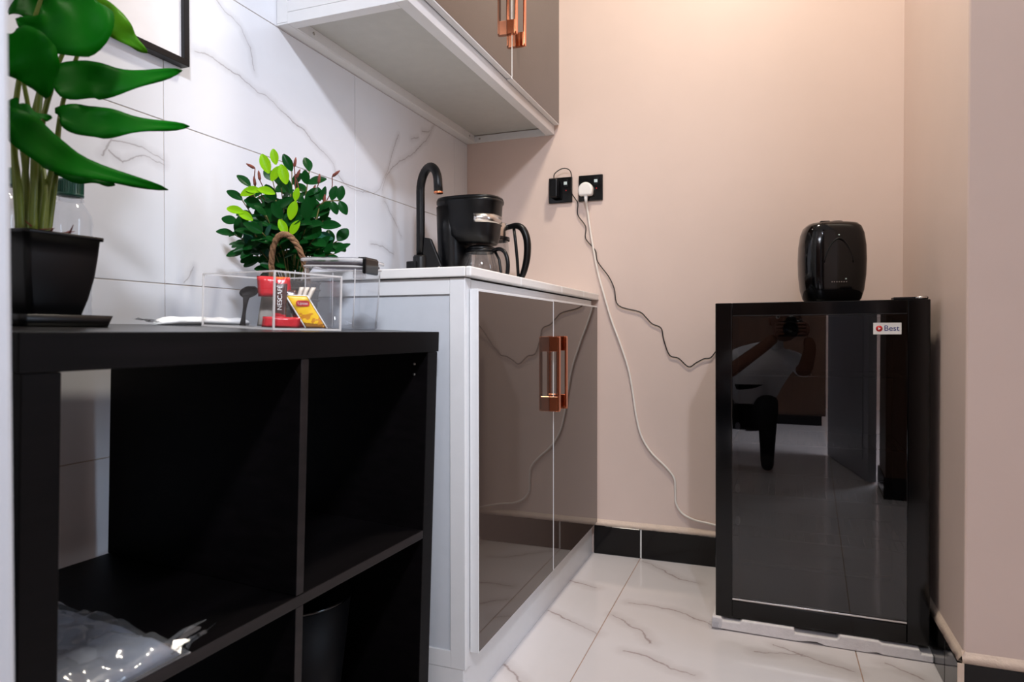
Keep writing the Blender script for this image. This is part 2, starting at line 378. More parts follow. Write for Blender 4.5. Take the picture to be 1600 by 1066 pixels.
def leaf_mat(name, dark, light, rough=0.35, vein=True):
    N = Nodes(name)
    tc = N.new('ShaderNodeTexCoord'); g = N.noise(7, 3, 0.5, tc.outputs['Object'])
    c = N.ramp(g.outputs[0], [(0.3, lin(dark)), (0.7, lin(light))])
    N.link(c, N.b.inputs['Base Color']); N.b.inputs['Roughness'].default_value = rough
    N.b.inputs['Specular IOR Level'].default_value = 0.07
    wv = N.noise(60, 3, 0.5, tc.outputs['Object']); N.bump(wv.outputs[0], 0.15, 0.001)
    tl = N.new('ShaderNodeBsdfTranslucent'); N.link(N.mixc(0.5, c, lin(light)), tl.inputs[0])
    mx = N.new('ShaderNodeMixShader'); mx.inputs[0].default_value = 0.18
    N.link(N.b.outputs[0], mx.inputs[1]); N.link(tl.outputs[0], mx.inputs[2]); N.link(mx.outputs[0], N.out.inputs[0])
    return N.m
M['lily'] = leaf_mat('deep_green_leaf', (1, 70, 1), (3, 104, 4), 0.5)
M['lily_light'] = leaf_mat('fresh_green_leaf', (44, 112, 12), (96, 148, 22), 0.4)
M['leaf_dark'] = leaf_mat('dark_small_leaf', (10, 50, 20), (22, 80, 26), 0.3)
M['leaf_blue'] = leaf_mat('blue_green_small_leaf', (26, 66, 52), (40, 92, 70), 0.35)
M['leaf_lime'] = leaf_mat('lime_small_leaf', (96, 158, 10), (168, 208, 24), 0.4)

def zones(name, axis, stops, rough=0.3, speck=None):
    """printed packet: colour zones along one object axis (metres -> 0..1 by the given span)"""
    N = Nodes(name); a0, a1, cols = stops
    tc = N.new('ShaderNodeTexCoord').outputs['Object']
    sx = N.new('ShaderNodeSeparateXYZ'); N.link(tc, sx.inputs[0])
    nz = N.noise(60, 3, 0.6, tc)
    v = N.math('ADD', sx.outputs[axis], N.math('MULTIPLY', N.math('SUBTRACT', nz.outputs[0], 0.5), 0.012))
    f = N.math('DIVIDE', N.math('SUBTRACT', v, a0), a1 - a0, True)
    c = N.ramp(f, [(p, lin(cc)) for p, cc in cols], 'CONSTANT')
    if speck:
        sn = N.noise(speck[0], 2, 0.5, tc); m = N.math('GREATER_THAN', sn.outputs[0], speck[2])
        lo = N.math('LESS_THAN', f, speck[3]); c = N.mixc(N.math('MULTIPLY', m, lo), c, lin(speck[1]))
    N.link(c, N.b.inputs['Base Color']); N.b.inputs['Roughness'].default_value = rough
    bn = N.noise(45, 3, 0.6, tc); N.bump(bn.outputs[0], 0.5, 0.003)
    return N.m
M['coffee_sachet'] = zones('coffee_sachet_print', 2, (0, 0.086, [(0, (176, 20, 32)), (0.24, (70, 42, 36)), (0.80, (196, 26, 30)), (0.9, (232, 120, 30))]), 0.25)
M['red_sachet'] = zones('red_sachet_print', 2, (0, 0.05, [(0, (190, 22, 34)), (0.55, (206, 34, 38)), (0.85, (160, 16, 28))]), 0.25, (30, (238, 160, 40), 0.6, 0.9))
M['tea_sachet'] = zones('tea_sachet_print', 2, (0, 0.07, [(0, (150, 96, 14)), (0.10, (240, 190, 10))]), 0.35, (70, (206, 132, 10), 0.5, 0.34))

# ------------------------------------------------------------------ room shell
def structure(name, mb, mat, bevel=0.0, parent=None):
    return mb.build(name, mat, parent, bevel, kind=None if parent else 'structure')
XR, YC, HC = 1.4254, -0.7006, 2.70           # right wall of the nook, front of the column, ceiling height
wl = structure('wall_left', MB().box((-0.14, -2.035, -0.02), (-0.0015, 0.14, HC)), M['grout'])
ys = [-2.034, -1.355, -0.733, -0.111, 0.0]; zs = [0.0, 0.2525, 0.556, 0.8595, 1.163, 1.4665, 1.77, 2.0735, 2.377, HC]
for y0, y1 in zip(ys, ys[1:]):
    for z0, z1 in zip(zs, zs[1:]):
        MB().box((-0.0075, y0 + 0.0008, z0 + 0.0008), (0.0, y1 - 0.0008, z1 - 0.0008)).build('tile', M['wall_tile'], wl, 0.0006, 1)
wb = structure('wall_back', MB().box((-0.14, 0.0, -0.02), (XR + 0.02, 0.14, HC)), M['paint'])
# column on the right: its left face closes the nook, its front face looks at the room
wr = structure('wall_right', MB().box((XR, YC, -0.02), (3.4, 0.14, HC)), M['paint'], 0.004)
structure('wall_far', MB().box((3.4, -6.2, -0.02), (3.54, 0.14, HC)), M['paint'])
structure('wall_rear', MB().box((-3.1, -6.34, -0.02), (3.54, -6.2, HC)), M['paint'])
structure('wall_side', MB().box((-3.24, -6.34, -0.02), (-3.1, -1.9, HC)), M['paint'])
structure('ceiling', MB().box((-3.24, -6.34, HC), (3.54, 0.14, HC + 0.1)), M['ceiling'])
# jamb of the opening the picture is taken through (left edge of the frame)
structure('trim_1', MB().box((-3.1, -2.14, 0.0), (0.634, -2.036, HC)), M['jamb'], 0.004)
structure('wall_front', MB().box((1.60, -2.30, -0.02), (3.4, -2.20, HC)), M['paint'])
fl = structure('floor', MB().box((-3.24, -6.34, -0.12), (3.54, 0.14, -0.0016)), M['floor_grout'])
fx = [-0.005, 0.0465, 0.6465, 1.2500, 1.8535, 2.457, 3.06, 3.4]; fy = [-6.2, -4.824, -3.618, -2.412, -1.206, 0.0]
for x0, x1 in zip(fx, fx[1:]):
    for y0, y1 in zip(fy, fy[1:]):
        MB().box((x0 + 0.0012, y0 + 0.0012, -0.010), (x1 - 0.0012, y1 - 0.0012, 0.0)).build('tile', M['floor_tile'], fl, 0.0006, 1)
for y0, y1 in zip(fy, fy[1:]):
    if y1 <= -2.0:
        MB().box((-3.1, y0 + 0.0012, -0.010), (-0.0062, min(y1, -2.14) - 0.0012, 0.0)).build('tile', M['floor_tile'], fl, 0.0006, 1)

# black skirting tiles with pale joints
def skirting(name, runs, joints_mat, ax):
    root = structure(name, MB().box(*runs['back']), joints_mat)
    for a, b in runs['tiles']: MB().box(a, b).build('skirting_tile', M['black_tile'], root, 0.001, 1)
    return root
hb = 0.098
skirting('baseboard_back', dict(back=((0.50, -0.0065, 0.0005), (XR - 0.014, -0.0002, hb - 0.002)),
    tiles=[((0.4865, -0.013, 0.001), (0.6455, -0.004, hb)), ((0.6515, -0.013, 0.001), (1.2495, -0.004, hb)), ((1.2535, -0.013, 0.001), (XR - 0.014, -0.004, hb))]), M['white_paper'], 0)
skirting('baseboard_right', dict(back=((XR - 0.0065, YC + 0.002, 0.0005), (XR - 0.0002, -0.015, hb - 0.002)),
    tiles=[((XR - 0.013, YC - 0.010, 0.001), (XR - 0.004, -0.606, hb)), ((XR - 0.013, -0.602, 0.001), (XR - 0.004, -0.015, hb))]), M['white_paper'], 1)
skirting('baseboard_front', dict(back=((XR + 0.002, YC - 0.0065, 0.0005), (3.38, YC - 0.0002, hb - 0.002)),
    tiles=[((XR - 0.002, YC - 0.013, 0.001), (1.9, YC - 0.004, hb)), ((1.903, YC - 0.013, 0.001), (2.5, YC - 0.004, hb)), ((2.503, YC - 0.013, 0.001), (3.38, YC - 0.004, hb))]), M['white_paper'], 0)
# ragged plaster fillet above the skirting
def fillet(name, p, q, nrm, seed):
    rnd = random.Random(seed); p = Vector(p); q = Vector(q); nrm = Vector(nrm); n = 60; rows = [[], [], [], []]
    for i in range(n + 1):
        c = p.lerp(q, i / n); j = rnd.uniform(-0.0018, 0.0018)
        rows[0].append(c + nrm * -0.001 + Vector((0, 0, 0.022)))
        rows[1].append(c + nrm * 0.004 + Vector((0, 0, 0.012 + j * 0.5)))
        rows[2].append(c + nrm * (0.011 + j * 0.5) + Vector((0, 0, j)))
        rows[3].append(c + nrm * 0.0 + Vector((0, 0, -0.001)))
    structure(name, MB().sheet(rows), M['plaster'])
fillet('trim_2', (0.49, 0, hb), (XR, 0, hb), (0, -1, 0), 1)
fillet('trim_3', (XR, YC - 0.004, hb), (XR, 0, hb), (-1, 0, 0), 2)
fillet('trim_4', (XR - 0.004, YC, hb), (3.4, YC, hb), (0, -1, 0), 3)
MB().box((XR - 0.0135, YC - 0.0135, 0.002), (XR - 0.002, YC - 0.0105, hb)).build('trim_5', M['plaster'], None, kind='structure')

# ------------------------------------------------------------------ lower cabinet
lc = empty('base_cabinet', 'white framed kitchen base cabinet with two glossy taupe doors under the worktop', 'cabinet', (0, 0, 0))
XF, Y0 = 0.484, -1.0745                       # carcass front and near end
b = MB()
b.box((0.002, Y0 + 0.012, 0.08), (XF - 0.012, -0.002, 0.874))
b.build('carcass', M['white_metal'], lc)
p = MB()                                       # aluminium end frame, mitred look
p.box((0.450, Y0, 0.0865), (XF, Y0 + 0.03, 0.878)); p.build('corner_post', M['white_metal'], lc, 0.0015)
MB().box((0.002, Y0 + 0.0006, 0.8455), (0.4497, Y0 + 0.03, 0.878)).build('end_rail', M['white_metal'], lc, 0.001)
MB().prism([(0.002, 0.0872), (XF - 0.002, 0.0872), (0.4497, 0.1214), (0.002, 0.1214)], 0.03, Matrix.Translation((0, Y0 + 0.0003, 0))).build('end_rail', M['white_metal'], lc, 0.0006)
MB().box((0.002, Y0 + 0.005, 0.1216), (0.4495, Y0 + 0.012, 0.8453)).build('end_panel', M['panel_grey'], lc)
MB().box((0.002, Y0 + 0.0015, 0.0), (0.4785, Y0 + 0.018, 0.0862)).build('plinth', M['white_metal'], lc, 0.0006)
MB().box((0.460, Y0 + 0.002, 0.0), (0.4795, -0.014, 0.1150)).build('plinth', M['white_metal'], lc, 0.0006)
MB().box((XF - 0.022, Y0 + 0.031, 0.848), (XF, -0.045, 0.876)).build('front_rail', M['white_metal'], lc, 0.001)
MB().box((XF - 0.022, Y0 + 0.03, 0.8765), (XF - 0.006, -0.02, 0.8795)).build('gap_shade_strip', M['gap'], lc)  # dark strip stands in for the shade under the worktop

def handle(parent, name, x, y, z0, z1, posth=0.040, out=0.027, w=0.013):
    h = MB()
    h.box((x, y - w / 2, z0), (x + out - 0.0035, y + w / 2, z0 + posth))
    h.box((x, y - w / 2, z1 - posth), (x + out - 0.0035, y + w / 2, z1))
    pr = [(yy, zz) for yy, zz in rrect(w + 0.002, z1 - z0, 0.005, 4)]
    Mx = Matrix(((0, 1, 0, x + out - 0.004), (1, 0, 0, y), (0, 0, 1, (z0 + z1) / 2), (0, 0, 0, 1)))
    h.prism(pr, 0.005, Mx)
    # slender inner rails beside the door face
    for s in (-1, 1): h.box((x + 0.0004, y + s * (w / 2 - 0.0012) - 0.0012, z0 + posth), (x + 0.0025, y + s * (w / 2 - 0.0012) + 0.0012, z1 - posth))
    return h.build(name, M['copper'], parent, 0.0012, 2, label='rose gold bar handle')
def door(parent, x0, x1, y0, y1, z0, z1, hy, hz0, hz1):
    d = MB().box((x0, y0, z0), (x1, y1, z1)).build('door', M['white_metal'], parent, 0.001)
    g = MB().box((x1 - 0.002, y0 + 0.0035, z0 + 0.003), (x1 + 0.0008, y1 - 0.0035, z1 - 0.005)).build('door_panel', M['door_glass'], d)
    handle(d, 'handle', x1 + 0.0008, hy, hz0, hz1)
    return d
XD = 0.504
door(lc, XF + 0.0015, XD, Y0 + 0.020, -0.5465, 0.1165, 0.8565, -0.578, 0.557, 0.757)
door(lc, XF + 0.0015, XD, -0.5440, -0.040, 0.1165, 0.8575, -0.510, 0.558, 0.758)

wt = MB()
wt.box((0.001, -1.0824, 0.8800), (0.488, -0.001, 0.9000))
wk = wt.build('worktop', M['worktop'], None, 0.002)
tag(wk, 'white tiled worktop slab lying on the base cabinet', 'worktop')
ej = [-1.0824, -0.790, -0.450, -0.207, -0.002]
for y0, y1 in zip(ej, ej[1:]):
    MB().box((0.4884, y0 + 0.0006, 0.8797), (0.5004, y1 - 0.0006, 0.9003)).build('edge_tile', M['worktop'], wk, 0.003)

# ------------------------------------------------------------------ wall cabinet
uc = empty('wall_cabinet', 'white framed wall cabinet with taupe doors hanging above the worktop', 'cabinet', (0, 0, 0))
UX, UY, UZ, UT = 0.3391, -1.0452, 1.4676, 2.35
MB().box((0.002, UY + 0.012, UZ + 0.026), (UX - 0.012, -0.012, UT)).build('carcass', M['under_panel'], uc)
# bottom frame: four L-shaped aluminium rails round the recessed underside
MB().box((0.001, UY, UZ), (0.030, -0.001, UZ + 0.004)).build('bottom_rail', M['white_metal'], uc, 0.0008)
MB().box((0.030, UY + 0.03, UZ + 0.001), (0.034, -0.012, UZ + 0.026)).build('bottom_rail', M['white_metal'], uc, 0.0006)
MB().box((UX - 0.030, UY, UZ), (UX, -0.001, UZ + 0.034)).build('bottom_rail', M['white_metal'], uc, 0.0008)
MB().box((0.0302, UY + 0.0002, UZ + 0.0002), (UX - 0.0302, UY + 0.028, UZ + 0.026)).build('bottom_rail', M['white_metal'], uc, 0.0008)
MB().box((0.0302, -0.012, UZ + 0.0002), (UX - 0.0302, -0.001, UZ + 0.024)).build('bottom_rail', M['white_metal'], uc, 0.0008)
# end frame and panel, visible from the left
MB().box((0.001, UY, UZ + 0.0045), (0.030, UY + 0.03, UT)).build('end_stile', M['white_metal'], uc, 0.0008)
MB().box((UX - 0.030, UY, UZ + 0.0345), (UX, UY + 0.03, UT)).build('end_stile', M['white_metal'], uc, 0.0008)
MB().box((0.0302, UY + 0.0003, UZ + 0.0265), (UX - 0.0302, UY + 0.011, UZ + 0.052)).build('end_rail', M['white_metal'], uc, 0.0008)
MB().box((0.0302, UY + 0.006, UZ + 0.0525), (UX - 0.0302, UY + 0.0115, UT)).build('end_panel', M['panel_grey'], uc)
for y in (-0.955, -0.055, -0.028):
    x = 0.0342 if y < -0.03 else 0.05
    if y < -0.03: MB().sphere((0.0345, y, UZ + 0.014), 0.0042, 6, (0.25, 1, 1)).build('screw', M['screw'], uc)
    else: MB().sphere((0.055, -0.0125, UZ + 0.013), 0.0042, 6, (1, 0.25, 1)).build('screw', M['screw'], uc)
def udoor(y0, y1, z0, hy, hz0):
    d = MB().box((UX + 0.0015, y0, z0), (0.358, y1, UT)).build('door', M['white_metal'], uc, 0.001)
    MB().box((0.356, y0 + 0.003, z0 + 0.0035), (0.3588, y1 - 0.003, UT - 0.004)).build('door_panel', M['door_glass'], d)
    handle(d, 'handle', 0.3588, hy, hz0, hz0 + 0.2)
udoor(UY + 0.002, -0.4770, 1.5005, -0.512, 1.608)
udoor(-0.4750, -0.008, 1.4985, -0.440, 1.602)

# ------------------------------------------------------------------ cube shelf unit (tipped very slightly forward)
SO = Vector((0.4545, -1.1284, 0.7694)); SA, SB = -0.0363, 0.0344
SM = Matrix.Translation(SO) @ Euler((0, SB, SA)).to_matrix().to_4x4()
su = empty('cube_shelf_unit', 'black-brown open cube shelf unit standing left of the base cabinet', 'shelf', SO, (0, SB, SA))
W_, H_, D_, T_ = 0.77, 0.77, 0.39, 0.038
def sbox(name, x0, y0, z0, x1, y1, z1):
    m = MB().box((x0, y0, z0), (x1, y1, z1)); m.bm.faces.ensure_lookup_table(); thin = min(y1 - y0, z1 - z0) < 0.02
    if thin: m.bm.faces[3].material_index = 1                 # paler tone on the front edge of the thin boards
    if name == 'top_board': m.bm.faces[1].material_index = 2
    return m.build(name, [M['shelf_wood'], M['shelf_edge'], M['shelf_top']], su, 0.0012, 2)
sbox('top_board', -D_, -W_, -T_, 0, 0, 0)
sbox('bottom_board', -D_, -W_, -H_, 0, 0, -H_ + T_)
sbox('side_panel', -D_, -T_ - 0.0015, -H_ + T_ + 0.0004, -0.001, -0.003, -T_ - 0.0004)
sbox('side_panel', -D_, -W_ + 0.003, -H_ + T_ + 0.0004, -0.001, -W_ + T_ + 0.0015, -T_ - 0.0004)
sh = sbox('shelf_board', -D_, -W_ + T_ + 0.002, -0.393, -0.0005, -T_ - 0.002, -0.377)
sbox('divider', -D_, -W_ / 2 - 0.008, -0.3766, -0.0015, -W_ / 2 + 0.008, -T_ - 0.0004)
sbox('divider', -D_, -W_ / 2 - 0.008, -H_ + T_ + 0.0004, -0.0015, -W_ / 2 + 0.008, -0.3934)
for y in (-0.05, -0.72):                        # pads that prop up the rear edge
    MB().box((-0.375, y - 0.02, -H_ - 0.0118), (-0.345, y + 0.02, -H_)).build('foot', M['black_satin'], su)
for x, z in ((-0.03, -0.062), (-0.03, -0.082), (-0.03, -0.70)):
    MB().sphere((x, -T_ - 0.0018, z), 0.0026, 6, (1, 0.5, 1)).build('shelf_pin', M['screw'], su)

def on_shelf(name, label, cat, lx, ly, rz=0.0, h=0.0, group=None):
    Mx = SM @ Matrix.Translation((lx, ly, h + 0.0002)) @ Matrix.Rotation(rz, 4, 'Z')
    return empty(name, label, cat, Mx.to_translation(), Mx.to_euler(), group)

# ------------------------------------------------------------------ glass-door fridge
fr = empty('glass_door_fridge', 'black under-counter fridge with glass door standing in the corner by the right wall', 'fridge', (1.1655, -0.49, 0.0340), (0, -0.004, -0.028))
fw, fh, fd, dt = 0.480, 0.810, 0.415, 0.036       # local: x centred, y 0 = door front, back at +y
hw = fw / 2
b = MB(); t = 0.03
y0, y1 = dt + 0.004, fd
b.box((-hw + 0.004, y0, 0), (-hw + t, y1, fh)); b.box((hw - t, y0, 0), (hw - 0.004, y1, fh))
b.box((-hw + t, y0, 0), (hw - t, y1, t)); b.box((-hw + t, y0, fh - t), (hw - t, y1, fh)); b.box((-hw + t, y1 - t, t), (hw - t, y1, fh - t))
b.build('cabinet_body', M['black_satin'], fr, 0.003)
fm = 0.041
for a, c in (((-hw, 0, 0), (-hw + fm, dt, fh)), ((hw - 0.046, 0, 0), (hw, dt, fh)), ((-hw + fm, 0, 0), (hw - 0.046, dt, 0.045)), ((-hw + fm, 0, fh - 0.034), (hw - 0.046, dt, fh))):
    MB().box(a, c).build('door_frame', M['black_gloss'], fr, 0.002)
MB().box((-hw + fm - 0.001, 0.006, 0.044), (hw - 0.045, 0.010, fh - 0.033)).build('door_glass', M['dark_glass'], fr)
MB().box((-hw + fm, 0.0015, 0.0452), (hw - 0.046, 0.006, 0.0500)).build('glass_trim', M['steel'], fr, 0.0008)
for z in (0.19, 0.255, 0.305, 0.44, 0.62):                                  # wire shelves seen dimly through the tint
    s = MB()
    for k in range(24):
        x = -hw + t + 0.006 + k * (fw - 2 * t - 0.012) / 23
        s.tube([(x, y0 + 0.045, z), (x, y1 - t - 0.01, z)], 0.0014, 5)
    for yy in (y0 + 0.045, y1 - t - 0.01): s.tube([(-hw + t + 0.002, yy, z), (hw - t - 0.002, yy, z)], 0.0022, 5)
    if z < 0.3: s.tube([(-hw + t + 0.002, y0 + 0.042, z + 0.028), (hw - t - 0.002, y0 + 0.042, z + 0.028)], 0.0022, 5)
    if z != 0.255: s.build('wire_shelf', M['steel'], fr)
    else: s.bm.free()
for z in (0.245, 0.33, 0.49):
    MB().sphere((-hw + fm + 0.012, 0.026, z), 0.012, 8, (0.55, 0.5, 1)).build('shelf_clip', M['white_plastic'], fr)
MB().tube([(-hw + 0.06, y0 + 0.06, 0.112), (hw - 0.07, y0 + 0.06, 0.112)], 0.004, 8).build('drip_rail', M['steel'], fr)
MB().box((hw - 0.075, 0.004, fh + 0.0005), (hw - 0.004, 0.05, fh + 0.006)).build('hinge', M['black_satin'], fr, 0.001)
MB().tube([(hw - 0.030, 0.006, fh + 0.0035), (hw - 0.006, 0.006, fh + 0.0045)], 0.0035, 10).build('hinge_pin', M['steel'], fr)
st = MB().box((0.1225, 0.0046, fh - 0.0815), (0.1815, 0.0058, fh - 0.0540)).build('door_sticker', M['white_paper'], fr, label='white sticker printed with a red round mark and the word Best')
FRT = lambda x, z, y=0.0045: Matrix(((1, 0, 0, x), (0, 0, -1, y), (0, 1, 0, z), (0, 0, 0, 1)))
lettering('lettering', 'Best', 0.0185, M['print_blue'], st, FRT(0.1610, fh - 0.0675))
MB().lathe([(0.0001, 0), (0.0072, 0), (0.0072, 0.0004), (0.0001, 0.0004)], 24).build('round_mark', M['print_red'], st).data.transform(FRT(0.1350, fh - 0.0678, 0.0046))
MB().prism([(-0.002, -0.0032), (0.0036, 0), (-0.002, 0.0032)], 0.0004).build('arrow_mark', M['print_white'], st).data.transform(Matrix.Translation((0.1350, 0.0039, fh - 0.0678)))

fb = empty('foam_base', 'white packing foam slab under the black fridge', 'foam', (1.1655, -0.49, 0.0), (0, 0, -0.028))
prof = [(-0.250, 0.003), (-0.05, 0.0012), (-0.015, 0.006), (-0.0, 0.0065), (0.02, 0.001), (0.11, 0.001), (0.13, 0.005), (0.145, 0.0012), (0.247, 0.0015), (0.247, 0.018), (0.222, 0.018), (0.218, 0.0275),
        (0.14, 0.0275), (0.135, 0.0325), (0.05, 0.0325), (0.045, 0.021), (-0.05, 0.021), (-0.052, 0.0325), (-0.175, 0.0325), (-0.18, 0.025), (-0.222, 0.025), (-0.226, 0.033), (-0.248, 0.033)]
MB().prism(prof, 0.42, Matrix.Translation((0, -0.008, 0))).build('foam_slab', M['foam'], fb, 0.003, 2)
for (x, z0, z1) in ((-0.236, 0.0, 0.03), (-0.243, 0.001, 0.02)):
    rnd = random.Random(int(-x * 1000)); g = [[Vector((x - 0.012 + 0.006 * i + rnd.uniform(-.002, .002), -0.011 - 0.002 * rnd.random(), z0 + (z1 - z0) * j / 5 + (0 if i % 2 else 0.001))) for i in range(5)] for j in range(6)]
    MB().sheet(g).build('tape_scrap', M['film'], fb)

# ------------------------------------------------------------------ rounded appliance on the fridge
FT = 0.0340 + fh
ra = empty('rounded_appliance', 'glossy black barrel-shaped appliance standing on top of the fridge', 'appliance', (1.2110, -0.27, FT + 0.0028), (0, 0, 0.22))
def squircle(w, d, z, n=36, e=3.2):
    out = []
    for k in range(n):
        a = 2 * PI * k / n; ca, sa = math.cos(a), math.sin(a)
        out.append(Vector((math.copysign(abs(ca) ** (2 / e), ca) * w / 2, math.copysign(abs(sa) ** (2 / e), sa) * d / 2, z)))
    return out
prof = [(0.100, 0.0), (0.128, 0.002), (0.142, 0.012), (0.155, 0.035), (0.164, 0.075), (0.1665, 0.115), (0.164, 0.155), (0.155, 0.187), (0.142, 0.205), (0.122, 0.2145), (0.09, 0.2175), (0.03, 0.2185)]
bd = MB().loft([squircle(w, w * 0.74, z) for w, z in prof]); bd.build('body', M['black_gloss'], ra)
arch = []
for k in range(25):
    a = PI * k / 24; arch.append((0.036 * math.cos(a) * (1 - 0.35 * math.sin(a)), -0.0632 + 0.004 * abs(math.cos(a)), 0.105 + 0.064 * math.sin(a) ** 0.8))
MB().tube(arch, 0.0022, 6).build('front_arch', M['black_matt'], ra)
for z, x in ((0.178, 0.0), (0.169, 0.0), (0.062, 0.018)):
    MB().sphere((x, -0.0600 if z > 0.1 else -0.0598, z), 0.0021, 6).build('indicator', M['led'], ra)
for k in range(7): MB().box((-0.018 + k * 0.006, -0.0604, 0.0535), (-0.0155 + k * 0.006, -0.0575, 0.0555)).build('led_mark', M['screw'], ra)
MB().box((-0.030, -0.006, 0.2165), (-0.006, 0.006, 0.2245)).build('jack_plug', M['black_satin'], ra, 0.0015)
MB().tube(smooth_path([(-0.006, 0, 0.2215), (0.012, 0.0, 0.2235), (0.03, 0.006, 0.2228), (0.045, 0.02, 0.214), (0.052, 0.045, 0.190), (0.048, 0.0655, 0.15), (0.03, 0.075, 0.05), (0.0, 0.085, 0.004)]), 0.0016, 6).build('lead', M['cord_black'], ra)

# ------------------------------------------------------------------ sockets, plugs and cords
def socket(x0, label):
    o = empty('wall_socket', label, 'socket', (x0 + 0.0428, 0, 1.2694), (0, 0, 0), 'double row of black wall sockets')
    MB().box((-0.0428, -0.009, -0.0445), (0.0428, -0.0002, 0.0445)).build('face_plate', M['black_gloss'], o, 0.002)
    MB().box((0.012, -0.0125, 0.008), (0.028, -0.008, 0.034)).build('rocker_switch', M['black_satin'], o, 0.0015)
    MB().box((0.014, -0.0132, 0.017), (0.0255, -0.0120, 0.0275)).build('switch_mark', M['led'], o, label='pale square mark on the switch')
    MB().sphere((0.021, -0.009, -0.003), 0.0022, 6, (1, .5, 1)).build('neon_dot', M['print_red'], o)
    return o
socket(0.3200, 'black wall socket holding the black adapter')
socket(0.4290, 'black wall socket holding the white plug')
pa = empty('power_adapter', 'black plug-in adapter with a thin black cord, in the left socket', 'adapter', (0.3470, -0.009, 1.2700))
MB().box((-0.0145, -0.036, -0.030), (0.0145, -0.0006, 0.034)).build('adapter_body', M['black_satin'], pa, 0.004)
bc = [(x, -0.0055 if i > 3 else -0.022 - (0.006 if i < 3 else 0), z) for i, (x, z) in enumerate(BLACK_CORD)]
bc[0] = (0.347, -0.030, 1.300); bc[1] = (0.3485, -0.032, 1.322)
for i in (4, 5): bc[i] = (bc[i][0], -0.014, bc[i][2])
bc += [(0.96, -0.02, 0.80), (1.02, -0.030, 0.83)]
MB().tube([Vector(p) - pa.location for p in smooth_path(bc, 5)], 0.0019, 6).build('cord', M['cord_black'], pa)
wp = empty('white_plug', 'white three-pin plug with a long white cord, in the right socket', 'plug', (0.4590, -0.009, 1.2600))
dome = [(-0.0235, -0.020), (0.0235, -0.020)] + [(0.0255 * math.cos(PI * k / 14), 0.0 + 0.026 * math.sin(PI * k / 14)) for k in range(15)]
MB().prism(dome, 0.026, Matrix.Translation((0, -0.0266, 0))).build('plug_body', M['white_plastic'], wp, 0.006, 3)
MB().tube([(0, -0.016, -0.018), (0.0003, -0.014, -0.034), (0.0008, -0.012, -0.044)], [0.0072, 0.0056, 0.0048], 12).build('cable_grip', M['white_plastic'], wp)
wc = [(0.4598, -0.021, 1.217)] + [(x, -0.006, z) for x, z in WHITE_CORD[1:]] + [(0.96, -0.02, 0.12), (1.03, -0.03, 0.09)]
MB().tube([Vector(p) - wp.location for p in smooth_path(wc, 5)], 0.0036, 8).build('cord', M['cord_white'], wp)

# ------------------------------------------------------------------ tap
tp = empty('kitchen_tap', 'matt black swan-neck kitchen tap standing at the back of the worktop', 'tap', (0.098, -0.545, 0.9))
MB().lathe([(0.027, 0.0002), (0.027, 0.006), (0.0225, 0.010), (0.0225, 0.088), (0.019, 0.094)], 28, cap=True).build('tap_body', M['black_matt'], tp)
dx, dy = 0.80, -0.60; R_ = 0.058
pts = [(0, 0, 0.09), (0, 0, 0.16), (0, 0, 0.23)]
pts += [(dx * (R_ - R_ * math.cos(a)), dy * (R_ - R_ * math.cos(a)), 0.281 + R_ * math.sin(a)) for a in [PI * k / 14 for k in range(0, 14)]]
pts += [(dx * 2 * R_, dy * 2 * R_, 0.281), (dx * (2 * R_ + 0.002), dy * (2 * R_ + 0.002), 0.258)]
MB().tube(pts, 0.0125, 16).build('spout', M['black_matt'], tp)
e = Vector((dx * (2 * R_ + 0.002), dy * (2 * R_ + 0.002), 0))
MB().lathe([(0.0118, 0.254), (0.0132, 0.255), (0.0132, 0.258), (0.0126, 0.260)], 18, (e.x, e.y, 0), True).build('aerator', M['copper'], tp, label='coppery ring at the spout tip')
MB().prism([(0.004, 0.020), (0.068, 0.012), (0.072, 0.022), (0.070, 0.048), (0.032, 0.142), (0.012, 0.145)], 0.022, Matrix.Rotation(0.25, 4, 'Z') @ Matrix.Translation((0, -0.011, 0))).build('lever', M['black_matt'], tp, 0.003)
MB().box((-0.032, -0.03, 0.0002), (0.0, 0.006, 0.075)).build('side_block', M['black_matt'], tp, 0.003)
MB().sphere((0.058, 0.003, 0.056), 0.005, 8).build('temperature_dot', M['steel'], tp)

# ------------------------------------------------------------------ coffee maker with its carafe
cm = empty('coffee_maker', 'black drip coffee maker with a silver band and glass carafe, beside the tap', 'coffee maker', (0.204, -0.427, 0.9))
cm.scale = (1.035, 1.035, 1.035)
def stadium(w, d, z, x0=0.0, n=36, e=2.6): return [Vector((x0 + math.copysign(abs(math.cos(2 * PI * k / n)) ** (2 / e), math.cos(2 * PI * k / n)) * w / 2, math.copysign(abs(math.sin(2 * PI * k / n)) ** (2 / e), math.sin(2 * PI * k / n)) * d / 2, z)) for k in range(n)]
MB().loft([stadium(0.172, 0.128, 0.0002), stadium(0.178, 0.134, 0.004), stadium(0.178, 0.134, 0.020), stadium(0.168, 0.126, 0.026)]).build('base', M['black_satin'], cm)
MB().loft([stadium(0.080, 0.128, 0.0235, -0.0485), stadium(0.080, 0.132, 0.08, -0.0490), stadium(0.082, 0.138, 0.16, -0.0500), stadium(0.084, 0.140, 0.236, -0.0510)]).build('water_tank', M['black_satin'], cm)
MB().loft([stadium(0.095, 0.095, 0.128, 0.030), stadium(0.128, 0.112, 0.134, 0.018), stadium(0.166, 0.134, 0.150, 0.003), stadium(0.180, 0.140, 0.19, 0.0), stadium(0.188, 0.144, 0.242, 0.0), stadium(0.196, 0.148, 0.246, 0.0), stadium(0.197, 0.149, 0.254, 0.0)]).build('brew_head', M['black_satin'], cm)
